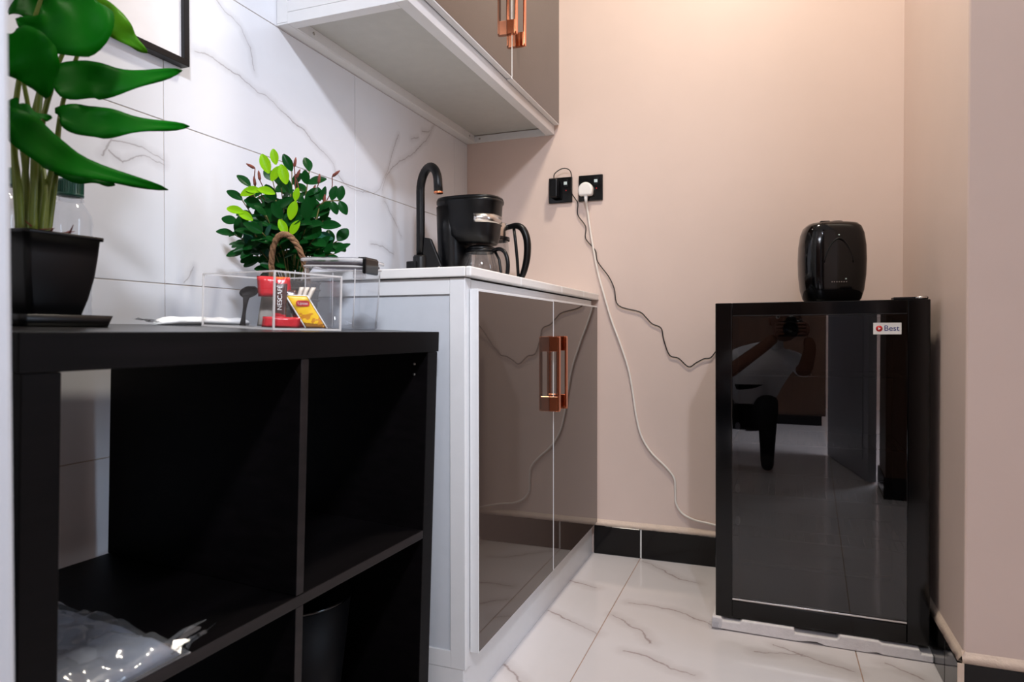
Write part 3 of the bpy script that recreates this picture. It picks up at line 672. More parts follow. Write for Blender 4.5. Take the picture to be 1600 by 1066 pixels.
MB().loft([stadium(0.196, 0.148, 0.2545, 0), stadium(0.190, 0.142, 0.262, 0), stadium(0.10, 0.07, 0.2665, 0), stadium(0.02, 0.02, 0.267, 0)]).build('lid', M['black_satin'], cm)
band = []
for z in (0.1845, 0.2085):
    o_, i_ = [], []
    for k in range(15, 36):
        a = 2 * PI * (k + 12) / 36 if False else (-1.22 + 2.44 * (k - 15) / 20)
        w, d = (0.1835, 0.144); e_ = 2.6
        ca, sa = math.cos(a), math.sin(a)
        o_.append(Vector((math.copysign(abs(ca) ** (2 / e_), ca) * w / 2, math.copysign(abs(sa) ** (2 / e_), sa) * d / 2, z)))
    band.append(o_)
MB().sheet(band).build('silver_band', M['steel'], cm, solid=0.0016)
cx = 0.034
MB().lathe([(0.030, 0.0275), (0.052, 0.030), (0.060, 0.045), (0.061, 0.06), (0.054, 0.085), (0.044, 0.104), (0.041, 0.114)], 36, (cx, 0, 0)).build('carafe_glass', M['glass'], cm)
MB().lathe([(0.0405, 0.1035), (0.0455, 0.1035), (0.0455, 0.1125), (0.0405, 0.1125)], 32, (cx, 0, 0)).build('carafe_collar', M['black_satin'], cm)
MB().lathe([(0.042, 0.1128), (0.043, 0.118), (0.030, 0.124), (0.001, 0.126)], 28, (cx, 0, 0)).build('carafe_lid', M['black_satin'], cm)
hp = smooth_path([(0.044, 0.108), (0.066, 0.110), (0.085, 0.098), (0.095, 0.070), (0.094, 0.040), (0.086, 0.016)], 5)
ca_, sa_ = math.cos(-0.25), math.sin(-0.25)
hpts = [(cx + ca_ * p[0], sa_ * p[0], p[1]) for p in smooth_path([(a, b, 0) for a, b in [(0.044, 0.108), (0.066, 0.111), (0.086, 0.100), (0.096, 0.072), (0.094, 0.040), (0.084, 0.018)]], 5)]
MB().tube(hpts, 0.0058, 10).build('carafe_handle', M['black_satin'], cm)
MB().tube([(cx + ca_ * 0.052, sa_ * 0.052, 0.104), (cx + ca_ * 0.066, sa_ * 0.066, 0.08), (cx + ca_ * 0.072, sa_ * 0.072, 0.045), (cx + ca_ * 0.078, sa_ * 0.078, 0.020)], 0.004, 8).build('carafe_handle_brace', M['black_satin'], cm)

# ------------------------------------------------------------------ kettle behind the coffee maker
kt = empty('glass_kettle', 'glass kettle with a pale steel collar and black loop handle, behind the coffee maker', 'kettle', (0.209, -0.266, 0.9))
MB().lathe([(0.060, 0.0002), (0.062, 0.004), (0.062, 0.022), (0.058, 0.026)], 32, cap=True).build('base', M['black_satin'], kt)
MB().lathe([(0.056, 0.0265), (0.059, 0.05), (0.057, 0.12), (0.052, 0.176)], 36).build('glass_body', M['glass'], kt)
MB().lathe([(0.0535, 0.1765), (0.0535, 0.216), (0.050, 0.220), (0.02, 0.222), (0.001, 0.222)], 36).build('steel_collar', M['steel'], kt)
MB().lathe([(0.0575, 0.165), (0.0575, 0.1755), (0.0530, 0.1755), (0.0530, 0.165)], 32).build('black_ring', M['black_satin'], kt)
ca_, sa_ = math.cos(0.05), math.sin(0.05)
hq = smooth_path([(0.052, 0.207, 0), (0.084, 0.211, 0), (0.106, 0.197, 0), (0.119, 0.160, 0), (0.118, 0.105, 0), (0.105, 0.055, 0), (0.088, 0.030, 0)], 5)
MB().tube([(ca_ * p[0], sa_ * p[0], p[1]) for p in hq], [0.008 + 0.004 * math.sin(PI * i / (len(hq) - 1)) for i in range(len(hq))], 12).build('handle', M['black_satin'], kt)
MB().tube([(ca_ * r, sa_ * r, z) for r, z in ((0.074, 0.206), (0.080, 0.16), (0.086, 0.10), (0.090, 0.036))], 0.0052, 10).build('handle_strut', M['black_satin'], kt)
MB().tube([(ca_ * 0.058, sa_ * 0.058, 0.034), (ca_ * 0.092, sa_ * 0.092, 0.034)], 0.006, 8).build('handle_foot', M['black_satin'], kt)

# ------------------------------------------------------------------ waste bin in the lower right cell
wbn = on_shelf('waste_bin', 'dark round waste bin inside the lower right cell of the shelf unit', 'bin', -0.205, -0.170, 0, -0.732)
MB().lathe([(0.001, 0.0), (0.088, 0.0), (0.091, 0.004), (0.112, 0.243), (0.1095, 0.243), (0.088, 0.006), (0.001, 0.005)], 48).build('bin_body', M['bin_plastic'], wbn)
MB().lathe([(0.1095, 0.243), (0.1140, 0.2425), (0.1150, 0.2455), (0.1128, 0.2485), (0.1096, 0.2465), (0.1095, 0.243)], 48).build('bin_rim', M['black_gloss'], wbn)

# ------------------------------------------------------------------ plastic-wrapped packet on the middle shelf board
pk = on_shelf('wrapped_packet', 'grey packet in crinkled clear plastic lying in the upper left cell of the shelf', 'packet', -0.15, -0.655, 0.0, -0.3768)
def crumple(p, amp, sc, seed=0): return amp * noise.noise(Vector(p) * sc + Vector((seed, seed * 1.7, 0)))
def slab(lx, ly, hh, nx, ny, amp, sc, seed, edge=0.25):
    top, bot = [], []
    for i in range(nx + 1):
        rt, rb = [], []
        for j in range(ny + 1):
            u, v = i / nx * 2 - 1, j / ny * 2 - 1
            e = min(1, (1 - abs(u)) / edge) * min(1, (1 - abs(v)) / edge); e = max(0, e) ** 0.5
            x, y = u * lx / 2, v * ly / 2
            n = crumple((x, y, 0), amp, sc, seed) + crumple((x, y, 1), amp * 0.5, sc * 2.7, seed)
            rt.append(Vector((x + crumple((x, y, 3), amp * .8, sc, seed) * (e > 0), y, 0.001 + e * (hh + n)))); rb.append(Vector((x, y, 0.0005)))
        top.append(rt); bot.append(rb)
    m = MB(); m.sheet(top); m.sheet(bot); bmesh.ops.remove_doubles(m.bm, verts=m.bm.verts, dist=0.0006); return m
slab(0.285, 0.145, 0.022, 40, 24, 0.007, 16, 3).build('packet_body', M['packet'], pk)
fm_ = slab(0.300, 0.160, 0.026, 64, 40, 0.011, 26, 8)
fm_.build('plastic_wrap', M['film'], pk)
rnd = random.Random(5); sp = MB()
for k in range(9):                                # twisted corner of the wrap standing up at the shelf edge
    a0 = Vector((0.135 + rnd.uniform(-.012, .02), 0.070 + rnd.uniform(-.014, .012), 0.006))
    tip = Vector((0.150 + rnd.uniform(-.014, .014), 0.098 + rnd.uniform(-.022, .012), 0.018 + rnd.uniform(-.008, .014)))
    w = Vector((rnd.uniform(-.012, .012), rnd.uniform(-.010, .010), rnd.uniform(0, .010)))
    sp.sheet([[a0, a0 + w], [a0.lerp(tip, .5) + w * .4, a0.lerp(tip, .5) + w * 1.3], [tip, tip + w * .25]], False)
sp.build('wrap_corner', M['film'], pk)

# ------------------------------------------------------------------ clear tray on the shelf top
TC, TR = Vector((-0.168, -0.274)), -0.268
def in_tray(a, b): return (TC.x + a * math.cos(TR) - b * math.sin(TR), TC.y + a * math.sin(TR) + b * math.cos(TR))
ty = on_shelf('clear_tray', 'clear acrylic tray holding sachets and a spoon on top of the shelf unit', 'tray', TC.x, TC.y, TR)
a_, b_, h_, w_ = 0.1055, 0.061, 0.088, 0.003
for p, q in (((-a_, -b_, 0), (a_, b_, w_)), ((-a_, -b_, w_), (a_, -b_ + w_, h_)), ((-a_, b_ - w_, w_), (a_, b_, h_)), ((-a_, -b_ + w_, w_), (-a_ + w_, b_ - w_, h_)), ((a_ - w_, -b_ + w_, w_), (a_, b_ - w_, h_))):
    MB().box(p, q).build('tray_wall' if q[2] > 0.01 else 'tray_base', M['acrylic'], ty)
e = MB(); r = 0.0013
for sx in (-1, 1):
    for sy in (-1, 1): e.box((sx * a_ - r, sy * b_ - r, 0), (sx * a_ + r, sy * b_ + r, h_ + r))
for sy in (-1, 1):
    for z in (0.0013, h_): e.box((-a_ + r, sy * b_ - r, z - r), (a_ - r, sy * b_ + r, z + r))
for sx in (-1, 1):
    for z in (0.0013, h_): e.box((sx * a_ - r, -b_ + r, z - r), (sx * a_ + r, b_ - r, z + r))
e.build('polished_edge', M['acrylic_edge'], ty)

def sachet(name, label, mat, a, b, w, h, t, lean=0.0, back=0.0, rz=0.69, z0=0.0032, seed=1, border=None):
    lx, ly = in_tray(a, b)
    o = on_shelf(name, label, 'sachet', lx, ly, rz, z0)
    nx, nz = 8, 16; F, B = [], []
    for j in range(nz + 1):
        f_, b2 = [], []
        for i in range(nx + 1):
            u, v = i / nx * 2 - 1, j / nz
            e = (1 - u * u) ** 0.5 * min(1, min(v, 1 - v) / 0.16) ** 0.7
            n = crumple((u * w, 0, v * h), 0.0012, 70, seed) * e
            x, z = u * w / 2 + lean * (v * h), v * h
            f_.append(Vector((x, back * z - e * t / 2 + n, z))); b2.append(Vector((x, back * z + e * t / 2 + n, z)))
        F.append(f_); B.append(b2)
    m = MB(); m.sheet(F); m.sheet(B); bmesh.ops.remove_doubles(m.bm, verts=m.bm.verts, dist=0.0002)
    m.build('packet_body', mat, o)
    if border:
        bd = MB()
        for s in (-1, 1):
            bd.tube([(s * w / 2 + lean * v * h, back * v * h - 0.0004, v * h) for v in (0, .25, .5, .75, 1)], 0.0011, 5)
        bd.tube([(-w / 2 + lean * h, back * h, h), (w / 2 + lean * h, back * h, h)], 0.0009, 5)
        bd.build('paper_border', border, o)
    return o
s1 = sachet('coffee_stick', 'brown coffee stick with white lettering and red ends, upright in the tray', M['coffee_sachet'], 0.055, -0.020, 0.021, 0.080, 0.007, 0.02, 0.10, seed=2)
lettering('lettering', 'NESCAFÉ', 0.0098, M['print_white'], s1, Matrix(((0, -1, 0, 0.0012), (0.1, 0, -1, 0.0010), (1, 0, 0.1, 0.0470), (0, 0, 0, 1))))
s2 = sachet('coffee_stick', 'brown coffee stick leaning behind the yellow tea sachet', M['coffee_sachet'], 0.046, 0.034, 0.022, 0.062, 0.006, -0.42, 0.12, seed=3)
lettering('lettering', 'NESCAFÉ', 0.0095, M['print_white'], s2, Matrix(((-0.42, -1, 0, -0.0145), (0, 0, -1, 0.0012), (1, 0, 0, 0.032), (0, 0, 0, 1))))
sachet('foil_sachet', 'red foil sachet lying flat along the bottom of the tray', M['red_sachet'], 0.076, -0.030, 0.056, 0.0165, 0.010, 0.1, 0.05, seed=4)
sachet('foil_sachet', 'crumpled red and orange sachet on top of the upright coffee stick', M['red_sachet'], 0.012, 0.000, 0.052, 0.034, 0.012, -0.1, 0.1, z0=0.052, seed=6)
sachet('paper_sachet', 'greyish paper sachet propped behind the dark spoon', pbr('grey_paper', (138, 130, 122), 0.6, var=0.2, nscale=40), -0.018, 0.004, 0.030, 0.052, 0.004, 0.12, 0.05, seed=9)
s5 = sachet('tea_sachet', 'yellow tea bag sachet with a red label, leaning in the tray', M['tea_sachet'], 0.076, 0.036, 0.034, 0.052, 0.003, -0.62, 0.05, seed=7, border=M['white_paper'])
lg = MB().prism(rrect(0.021, 0.0095, 0.004), 0.0005, Matrix.Translation((-0.022, -0.0014, 0.0395))).build('red_label', M['print_red'], s5)
lettering('lettering', 'Lipton', 0.0062, M['print_white'], lg, Matrix(((1, 0, 0, -0.022), (0, 0, -1, -0.0016), (0, 1, 0, 0.0395), (0, 0, 0, 1))))
for k, (a, lean, nm) in enumerate(((0.000, 0.26, 'cream paper sugar stick leaning in the tray, leftmost of the three'), (0.007, 0.33, 'cream paper sugar stick leaning in the tray, middle of the three'), (0.014, 0.42, 'cream paper sugar stick leaning in the tray, rightmost of the three'))):
    lx, ly = in_tray(a, 0.038)
    o = on_shelf('sugar_stick', nm, 'sachet', lx, ly, 0.69, 0.0035, 'cream sugar sticks in the tray')
    MB().loft([[Vector((lean * z + wx * x, 0.002 * y * (1 if 0 < i < 4 else .3), z)) for x, y in ((-1, 0), (0, -1), (1, 0), (0, 1))] for i, (z, wx) in enumerate(((0, .004), (.004, .004), (.034, .004), (.062, .004), (.068, .004)))]).build('stick_body', M['cream_paper'], o)
lx, ly = in_tray(-0.034, -0.030)
sn = on_shelf('stirring_spoon', 'dark brown plastic spoon standing bowl up in the clear tray', 'spoon', lx, ly, 0.69, 0.0035)
sp_ = []
for i in range(25):
    v = i / 24; z = v * 0.066
    w = 0.0050 - 0.0022 * math.sin(PI * min(v / 0.7, 1)) if v < 0.70 else 0.0032 + 0.0112 * math.sin(PI * (v - 0.70) / 0.31) ** 0.7
    off = 0.006 * v + (0.006 * (v - .7) / .3 if v > .7 else 0); cup = 0.004 * math.sin(PI * max(0, v - 0.70) / 0.30)
    sp_.append([Vector((off + w * u, cup * (1 - u * u) + 0.010 * v, z)) for u in (-1, -.6, 0, .6, 1)])
MB().sheet(sp_).build('spoon_body', M['spoon'], sn, solid=0.0016)

# ------------------------------------------------------------------ clear canister behind the tray
cn = on_shelf('clear_canister', 'square clear storage canister with grey sealed lid and black clip, right of the tray', 'canister', -0.135, -0.125, 0.15)
def rr(w, r, z): return [Vector((x, y, z)) for x, y in rrect(w, w, r, 5)]
MB().loft([rr(0.096, 0.016, 0.0), rr(0.104, 0.018, 0.004), rr(0.108, 0.018, 0.06), rr(0.110, 0.018, 0.112)], cap=False).build('canister_body', M['canister_plastic'], cn)
MB().loft([rr(0.096, 0.016, 0.0002), rr(0.096, 0.016, 0.004)]).build('canister_floor', M['acrylic'], cn)
MB().loft([rr(0.1105, 0.018, 0.110), rr(0.113, 0.018, 0.111), rr(0.113, 0.018, 0.1135), rr(0.1105, 0.018, 0.1138)], cap=False).build('canister_lip', M['acrylic_edge'], cn)
for k in range(4):
    a = PI / 4 + PI / 2 * k
    MB().tube([(0.0705 * math.cos(a) * s, 0.0705 * math.sin(a) * s, z) for s, z in ((.90, 0.004), (.97, 0.06), (.985, 0.108))], 0.0011, 5).build('corner_edge', M['acrylic_edge'], cn)
MB().loft([rr(0.103, 0.016, 0.1140), rr(0.106, 0.016, 0.1150), rr(0.106, 0.016, 0.1185), rr(0.103, 0.016, 0.1195)], cap=False).build('gasket', pbr('grey_gasket', (84, 76, 80), 0.6), cn)
MB().loft([rr(0.116, 0.018, 0.1200), rr(0.120, 0.020, 0.1212), rr(0.120, 0.020, 0.126), rr(0.116, 0.018, 0.1275)]).build('lid', M['canister_plastic'], cn)
MB().loft([rr(0.1205, 0.020, 0.1214), rr(0.1213, 0.020, 0.1225), rr(0.1213, 0.020, 0.1243), rr(0.1205, 0.020, 0.1255)], cap=False).build('lid_edge', M['acrylic_edge'], cn)
MB().box((0.0600, -0.046, 0.100), (0.0670, 0.008, 0.1285)).build('clip', M['black_gloss'], cn, 0.003)
MB().box((0.050, -0.042, 0.1278), (0.0655, 0.004, 0.1295)).build('clip', M['black_gloss'], cn, 0.001)
MB().box((-0.014, 0.0605, 0.098), (0.014, 0.0665, 0.1285)).build('clip', M['acrylic_edge'], cn, 0.003)

# ------------------------------------------------------------------ wrapped paper pack lying behind the tray
npk = on_shelf('napkin_pack', 'plastic-wrapped white paper pack lying left of the clear tray', 'napkin pack', -0.325, -0.265, 0.06)
rings = []
for i in range(29):
    v = i / 28; y = -0.105 + v * 0.21; s = min(1, v / 0.13, (1 - v) / 0.1) ** 0.6
    w = 0.004 + 0.020 * s; hgt = 0.002 + 0.0125 * s
    rings.append([Vector((w * math.cos(t), y, 0.0004 + hgt / 2 * (1 + math.sin(t)) + crumple((w * math.cos(t), y, math.sin(t)), 0.0022, 45, 4) * s * (math.sin(t) > -0.5))) for t in [2 * PI * k / 16 for k in range(16)]])
MB().loft(rings).build('paper_roll', M['white_paper'], npk)
g = [[Vector((0.018 * u * (0.5 + 0.7 * v), -0.098 - 0.035 * v, 0.004 + 0.006 * v + 0.005 * noise.noise(Vector((u * 3, v * 4, 2))))) for u in (-1, -.6, -.2, .2, .6, 1)] for v in (0, .2, .4, .6, .8, 1)]
MB().sheet(g).build('wrapper_end', M['film'], npk)

# ------------------------------------------------------------------ water bottles at the back left
def bottle(lx_w, ly_w, label):
    q = SM.inverted() @ Vector((lx_w, ly_w, 0.78))
    o = on_shelf('water_bottle', label, 'bottle', q.x, q.y, 0, 0, 'green capped bottles on the shelf')
    pr = [(0.001, 0.003), (0.020, 0.0), (0.027, 0.004), (0.029, 0.012)] + [(0.029 - 0.0009 * (k % 2), 0.02 + k * 0.009) for k in range(14)]
    pr += [(0.0292, 0.148), (0.0270, 0.160), (0.0200, 0.172), (0.0150, 0.179), (0.0142, 0.186)]
    MB().lathe(pr, 32).build('bottle_body', M['bottle'], o)
    MB().lathe([(0.0125, 0.1862), (0.0172, 0.1862), (0.0175, 0.1895), (0.0165, 0.1905), (0.0165, 0.2085), (0.0155, 0.2105), (0.001, 0.2108)], 30).build('cap', M['green_cap'], o)
    c = MB()
    for k in range(30):
        a = 2 * PI * k / 30; c.box((-0.0005, -0.0005, 0.191), (0.0006, 0.0005, 0.2075), Matrix.Translation((0.0165 * math.cos(a), 0.0165 * math.sin(a), 0)) @ Matrix.Rotation(a, 4, 'Z'))
    c.build('cap_ribs', M['green_cap'], o)
    MB().lathe([(0.0135, 0.180), (0.0172, 0.180), (0.0172, 0.1835), (0.0135, 0.1835)], 24).build('neck_ring', M['bottle'], o)
    return o
bottle(0.087, -1.605, 'green capped clear water bottle right behind the black plant pot')
bottle(0.072, -1.690, 'second clear water bottle, far left edge behind the plant pot')

# ------------------------------------------------------------------ large-leaved plant in a square black pot
PX, PY = 0.206, -1.728
q = SM.inverted() @ Vector((PX, PY, 0.78))
sau = on_shelf('plant_saucer', 'square black saucer under the big-leaved plant pot', 'saucer', q.x, q.y, 0.0)
def sq(w, r, z): return [Vector((x, y, z)) for x, y in rrect(w, w, r, 4)]
MB().loft([sq(0.108, 0.008, 0.0), sq(0.116, 0.008, 0.0145), sq(0.112, 0.007, 0.0145), sq(0.104, 0.007, 0.004)]).build('saucer_dish', M['black_satin'], sau)
bp = on_shelf('potted_plant', 'tall plant with large pointed green leaves in a square black pot', 'plant', q.x, q.y, 0.0, 0.0045)
pr = [(0.058, 0.0), (0.063, 0.004), (0.076, 0.030), (0.0855, 0.058), (0.0900, 0.082), (0.0930, 0.1035), (0.0985, 0.1040), (0.0990, 0.1085), (0.0930, 0.1090), (0.0890, 0.100)]
MB().loft([sq(w, 0.007, z) for w, z in pr]).build('pot', M['black_satin'], bp)
MB().loft([sq(0.088, 0.006, 0.0985), sq(0.088, 0.006, 0.1005)]).build('pot_filling', M['soil'], bp)
inv = (SM @ Matrix.Translation((q.x, q.y, 0.0047))).inverted()
def big_leaf(pts, hw, mat, tilt, up=1.0):
    mid = smooth_path(pts, 7); n = len(mid) - 1; rows = []
    view = (Vector((1.05, -2.31, 0.77)) - Vector(pts[1])).normalized()
    for i, p in enumerate(mid):
        t = (mid[min(i + 1, n)] - mid[max(i - 1, 0)]).normalized()
        nrm = (view * (1 - tilt) + Vector((0.1, -0.1, 1)) * tilt * up); nrm = (nrm - t * nrm.dot(t)).normalized()
        side = t.cross(nrm).normalized(); v = i / n
        w = hw * 1.12 * min(1.0, (math.sin(PI * min(1, v * 1.04 + 0.10)) ** 0.75 if v < 0.42 else (max(0.0, 1 - (v - 0.42) / 0.58)) ** 0.85 * 1.0))
        if v < 0.42: w = hw * 1.12 * (0.42 + 0.58 * math.sin(PI / 2 * v / 0.42))
        if v == 0: w *= 0.55
        row = []
        for u in (-1, -.66, -.33, 0, .33, .66, 1):
            fold = nrm * (abs(u) * w * 0.30 + 0.0035 * math.sin(v * 17 + u * 2.0) * abs(u) - 0.25 * w * u * u)
            back = -t * (abs(u) ** 2 * w * 0.45 * max(0, 1 - v * 3.2))
            row.append(inv @ (p + side * (u * w) + fold + back))
        rows.append(row)
    return MB().sheet(rows).build('leaf', mat, bp, solid=0.0007)
tl = [0.10, 0.25, 0.25, 0.30, 0.30, 0.25, 0.30, 0.40, 0.30, 0.3, 0.3]
for k, (pts, hw) in enumerate(LILY_LEAVES):
    hw *= 1.16
    big_leaf(pts, hw, M['lily_light'] if k == 1 else M['lily'], tl[k])
for s in LILY_STEMS:
    pt = [inv @ p for p in smooth_path(s, 6)]
    pt[0] = Vector((max(-.036, min(.036, pt[0].x)), max(-.036, min(.036, pt[0].y)), 0.099))
    MB().tube(pt, [0.0042 - 0.0022 * i / (len(pt) - 1) for i in range(len(pt))], 7).build('stem', M['stem'], bp)
rnd = random.Random(3); husk = MB()
for k in range(16):
    a = rnd.uniform(0, 2 * PI); r = rnd.uniform(0.015, 0.038); b0 = Vector((r * math.cos(a), r * math.sin(a), 0.100))
    husk.tube([b0, b0 + Vector((rnd.uniform(-.01, .01), rnd.uniform(-.01, .01), 0.010)), b0 + Vector((rnd.uniform(-.016, .016), rnd.uniform(-.016, .016), rnd.uniform(.012, .020)))], [0.002, 0.0016, 0.0004], 5)
husk.build('dry_husk', pbr('dry_husk', (96, 30, 22), 0.9, var=0.5), bp)

# ------------------------------------------------------------------ small bushy plant in a basket
q2 = SM.inverted() @ Vector((0.172, -1.212, 0.78))
PM = 1.33 / FPX                                     # metres per photo pixel at this plant's distance
sbp = on_shelf('basket_plant', 'bushy small-leaved plant with red-brown buds in a rope-handled basket', 'plant', q2.x, q2.y, YAW - SA)
MB().lathe([(0.001, 0), (0.040, 0), (0.044, 0.004), (0.052, 0.085), (0.0545, 0.088), (0.050, 0.090), (0.046, 0.078), (0.001, 0.076)], 32).build('basket', M['basket'], sbp)
for z, r in ((0.014, 0.0465), (0.034, 0.0485), (0.054, 0.0505), (0.074, 0.0525)):
    MB().lathe([(r - 0.002, z - 0.003), (r + 0.0022, z), (r - 0.002, z + 0.003)], 32).build('basket_coil', M['basket'], sbp)
hnd = []
for k in range(41):
    a = PI * k / 40; hnd.append(Vector((0.012 + 0.0335 * math.cos(a), -0.049 - 0.042 * math.sin(a), 0.078 + 0.093 * math.sin(a) ** 0.85)))
rp = MB()
for ph in (0, 2 * PI / 3, 4 * PI / 3):
    st_ = []
    for i, p in enumerate(hnd):
        t = (hnd[min(i + 1, 40)] - hnd[max(i - 1, 0)]).normalized(); s_ = t.cross(Vector((0, 1, 0))).normalized(); a = ph + i * 0.75
        st_.append(p + s_ * 0.0028 * math.cos(a) + Vector((0, 1, 0)) * 0.0028 * math.sin(a))
    rp.tube(st_, 0.0034, 6)
rp.build('rope_handle', M['rope'], sbp)
def leaf_mesh(name, L, Wd, cup=0.25):
    m = MB(); rows = []
    for i in range(9):
        v = i / 8; w = Wd / 2 * (math.sin(PI * (v * 0.94 + 0.03)) ** 0.72)
        rows.append([Vector((u * w, v * L, abs(u) * w * cup - 0.12 * L * v * v)) for u in (-1, -.5, 0, .5, 1)])
    m.sheet(rows); me = bpy.data.meshes.new(name); m.bm.to_mesh(me); m.bm.free(); me.materials.append(M['leaf_dark']); return me
LM = [leaf_mesh('leaf', 0.030, 0.0185), leaf_mesh('leaf', 0.026, 0.0185, 0.1), leaf_mesh('leaf', 0.033, 0.017, 0.35)]
rnd = random.Random(21)
def small_leaf(p, d, nrm, mat, k=0, sc=1.0):
    o = bpy.data.objects.new('leaf', LM[k % 3]); COL.objects.link(o); o.parent = sbp
    d = Vector(d).normalized(); nrm = Vector(nrm); z = (nrm - d * nrm.dot(d)).normalized(); x = d.cross(z)
    o.matrix_local = Matrix(((x.x * sc, d.x * sc, z.x * sc, p[0]), (x.y * sc, d.y * sc, z.y * sc, p[1]), (x.z * sc, d.z * sc, z.z * sc, p[2]), (0, 0, 0, 1)))
    o.material_slots[0].link = 'OBJECT'; o.material_slots[0].material = mat
    return o
def L3(u, v, dy=0.0): return Vector(((u - 455) * PM, dy, (511 - v) * PM))
ends = [(372, 372, -.03), (366, 350, .0), (380, 318, -.02), (398, 300, -.04), (415, 280, .02), (450, 268, .0), (470, 262, .03), (482, 292, -.03), (497, 310, .02), (505, 345, -.02),
        (520, 372, .02), (522, 395, -.01), (384, 398, -.02), (400, 388, -.06), (428, 372, -.075), (455, 350, -.07), (440, 320, -.05), (462, 310, -.05), (490, 350, -.055), (420, 335, -.055), (405, 350, -.05), (505, 390, -.04),
        (435, 300, .03), (480, 330, .04), (410, 320, .05), (450, 385, -.07), (392, 372, .04), (475, 380, -.05), (430, 345, -.065), (415, 375, -.07), (475, 345, -.06), (500, 375, -.05), (445, 300, -.04), (490, 330, -.03)]
for k, (u, v, dy) in enumerate(ends):
    tip = L3(u, v, dy); base = Vector((tip.x * 0.22, dy * 0.3, 0.088)); mid = base.lerp(tip, 0.55) + Vector((0, 0, 0.015))
    pth = smooth_path([base, mid, tip], 5)
    MB().tube(pth, 0.0011, 5).build('twig', M['twig'], sbp)
    n = 7
    for j in range(n):
        f = 0.28 + 0.72 * j / (n - 1); ii = min(len(pth) - 1, int(f * (len(pth) - 1))); p = pth[ii]
        t = (pth[min(ii + 1, len(pth) - 1)] - pth[max(ii - 1, 0)]).normalized()
        sd = t.cross(Vector((0, -1, 0.25))).normalized() * (1 if j % 2 else -1)
        d = t * (0.55 if j < n - 1 else 2.0) + sd * 0.9 + Vector((0, rnd.uniform(-.5, .25), rnd.uniform(-.25, .3)))
        nr = Vector((rnd.uniform(-.5, .5), -0.75, rnd.uniform(.25, .9)))
        mt = M['leaf_blue'] if (k in (12, 13, 14, 20, 26) and j % 2) else M['leaf_dark']
        if k in (9, 11) and j == 3: mt = M['leaf_blue']
        small_leaf(p, d, nr, mt, j + k, rnd.uniform(0.95, 1.3))
for (u, v, ang, sc) in ((395, 318, 20, 1.15), (420, 308, -12, 1.0), (440, 296, 60, 1.0), (436, 285, 110, 1.15), (446, 272, 100, .9), (462, 300, 105, 1.15), (476, 324, 80, .75), (469, 352, 75, 1.1), (464, 374, 115, .95), (470, 374, 60, .95), (375, 338, -10, 1.0), (392, 342, -28, .95), (425, 312, 170, .9)):
    a = math.radians(ang); small_leaf(L3(u, v, -0.075), (math.cos(a), -0.1, math.sin(a)), (0.15, -1, 0.4), M['leaf_lime'], 2, sc)
for (u, v, lx_, lz_) in ((385, 262, -10, 5), (404, 272, -2, 12), (397, 281, -2, 12), (391, 298, -3, 12), (461, 250, 2, 14), (468, 268, 5, 11), (498, 274, 1, 12), (492, 291, 4, 11), (529, 268, 12, 10), (507, 305, 1, 12)):
    tip = L3(u, v, -0.02); ax = Vector((lx_, 0, lz_)).normalized(); b0 = tip - ax * 0.019
    MB().tube([b0, b0 + ax * .004, b0 + ax * .013, tip], [0.0012, 0.0031, 0.0028, 0.0009], 8).build('bud', M['bud'], sbp)
    MB().tube(smooth_path([L3(455 + (u - 455) * 0.45, 345, -0.01), L3(455 + (u - 455) * 0.8, (v + 345) / 2 - 4, -0.015), b0], 5), 0.0010, 5).build('bud_stem', M['bud'], sbp)
MB().tube(smooth_path([L3(486, 390, -.03), L3(497, 350, -.035), L3(505, 322, -.035), L3(520, 317, -.035), L3(533, 316, -.035)], 5), 0.0013, 5).build('twig', M['twig'], sbp)
for (u, v, ang, sc) in ((521, 316, 75, .95), (533, 316, 82, .95), (520, 319, 215, .72), (522, 318, 292, .85), (533, 317, 300, .95), (508, 322, 245, .5), (503, 318, 100, .9)):
    a = math.radians(ang); small_leaf(L3(u, v, -0.036), (math.cos(a), -0.05, math.sin(a)), (0.1, -1, 0.3), M['leaf_dark'], 0, sc)

# ------------------------------------------------------------------ framed picture on the tiled wall
pf = empty('picture_frame', 'black framed blank white picture hanging on the marble wall, top left', 'picture', (0.0, -1.579, 1.2736))
y0, y1, z0, z1, fb_, fd_ = -0.266, 0.266, 0.0, 0.72, 0.0125, 0.020
for a, c in (((0.0004, y0, z0), (fd_, y1, z0 + fb_)), ((0.0004, y0, z1 - fb_), (fd_, y1, z1)), ((0.0004, y0, z0 + fb_), (fd_, y0 + fb_, z1 - fb_)), ((0.0004, y1 - fb_, z0 + fb_), (fd_, y1, z1 - fb_))):
    MB().box(a, c).build('frame_bar', M['frame_black'], pf, 0.0008)
MB().box((0.003, y0 + fb_ - 0.002, z0 + fb_ - 0.002), (0.012, y1 - fb_ + 0.002, z1 - fb_ + 0.002)).build('picture_sheet', M['picture'], pf)

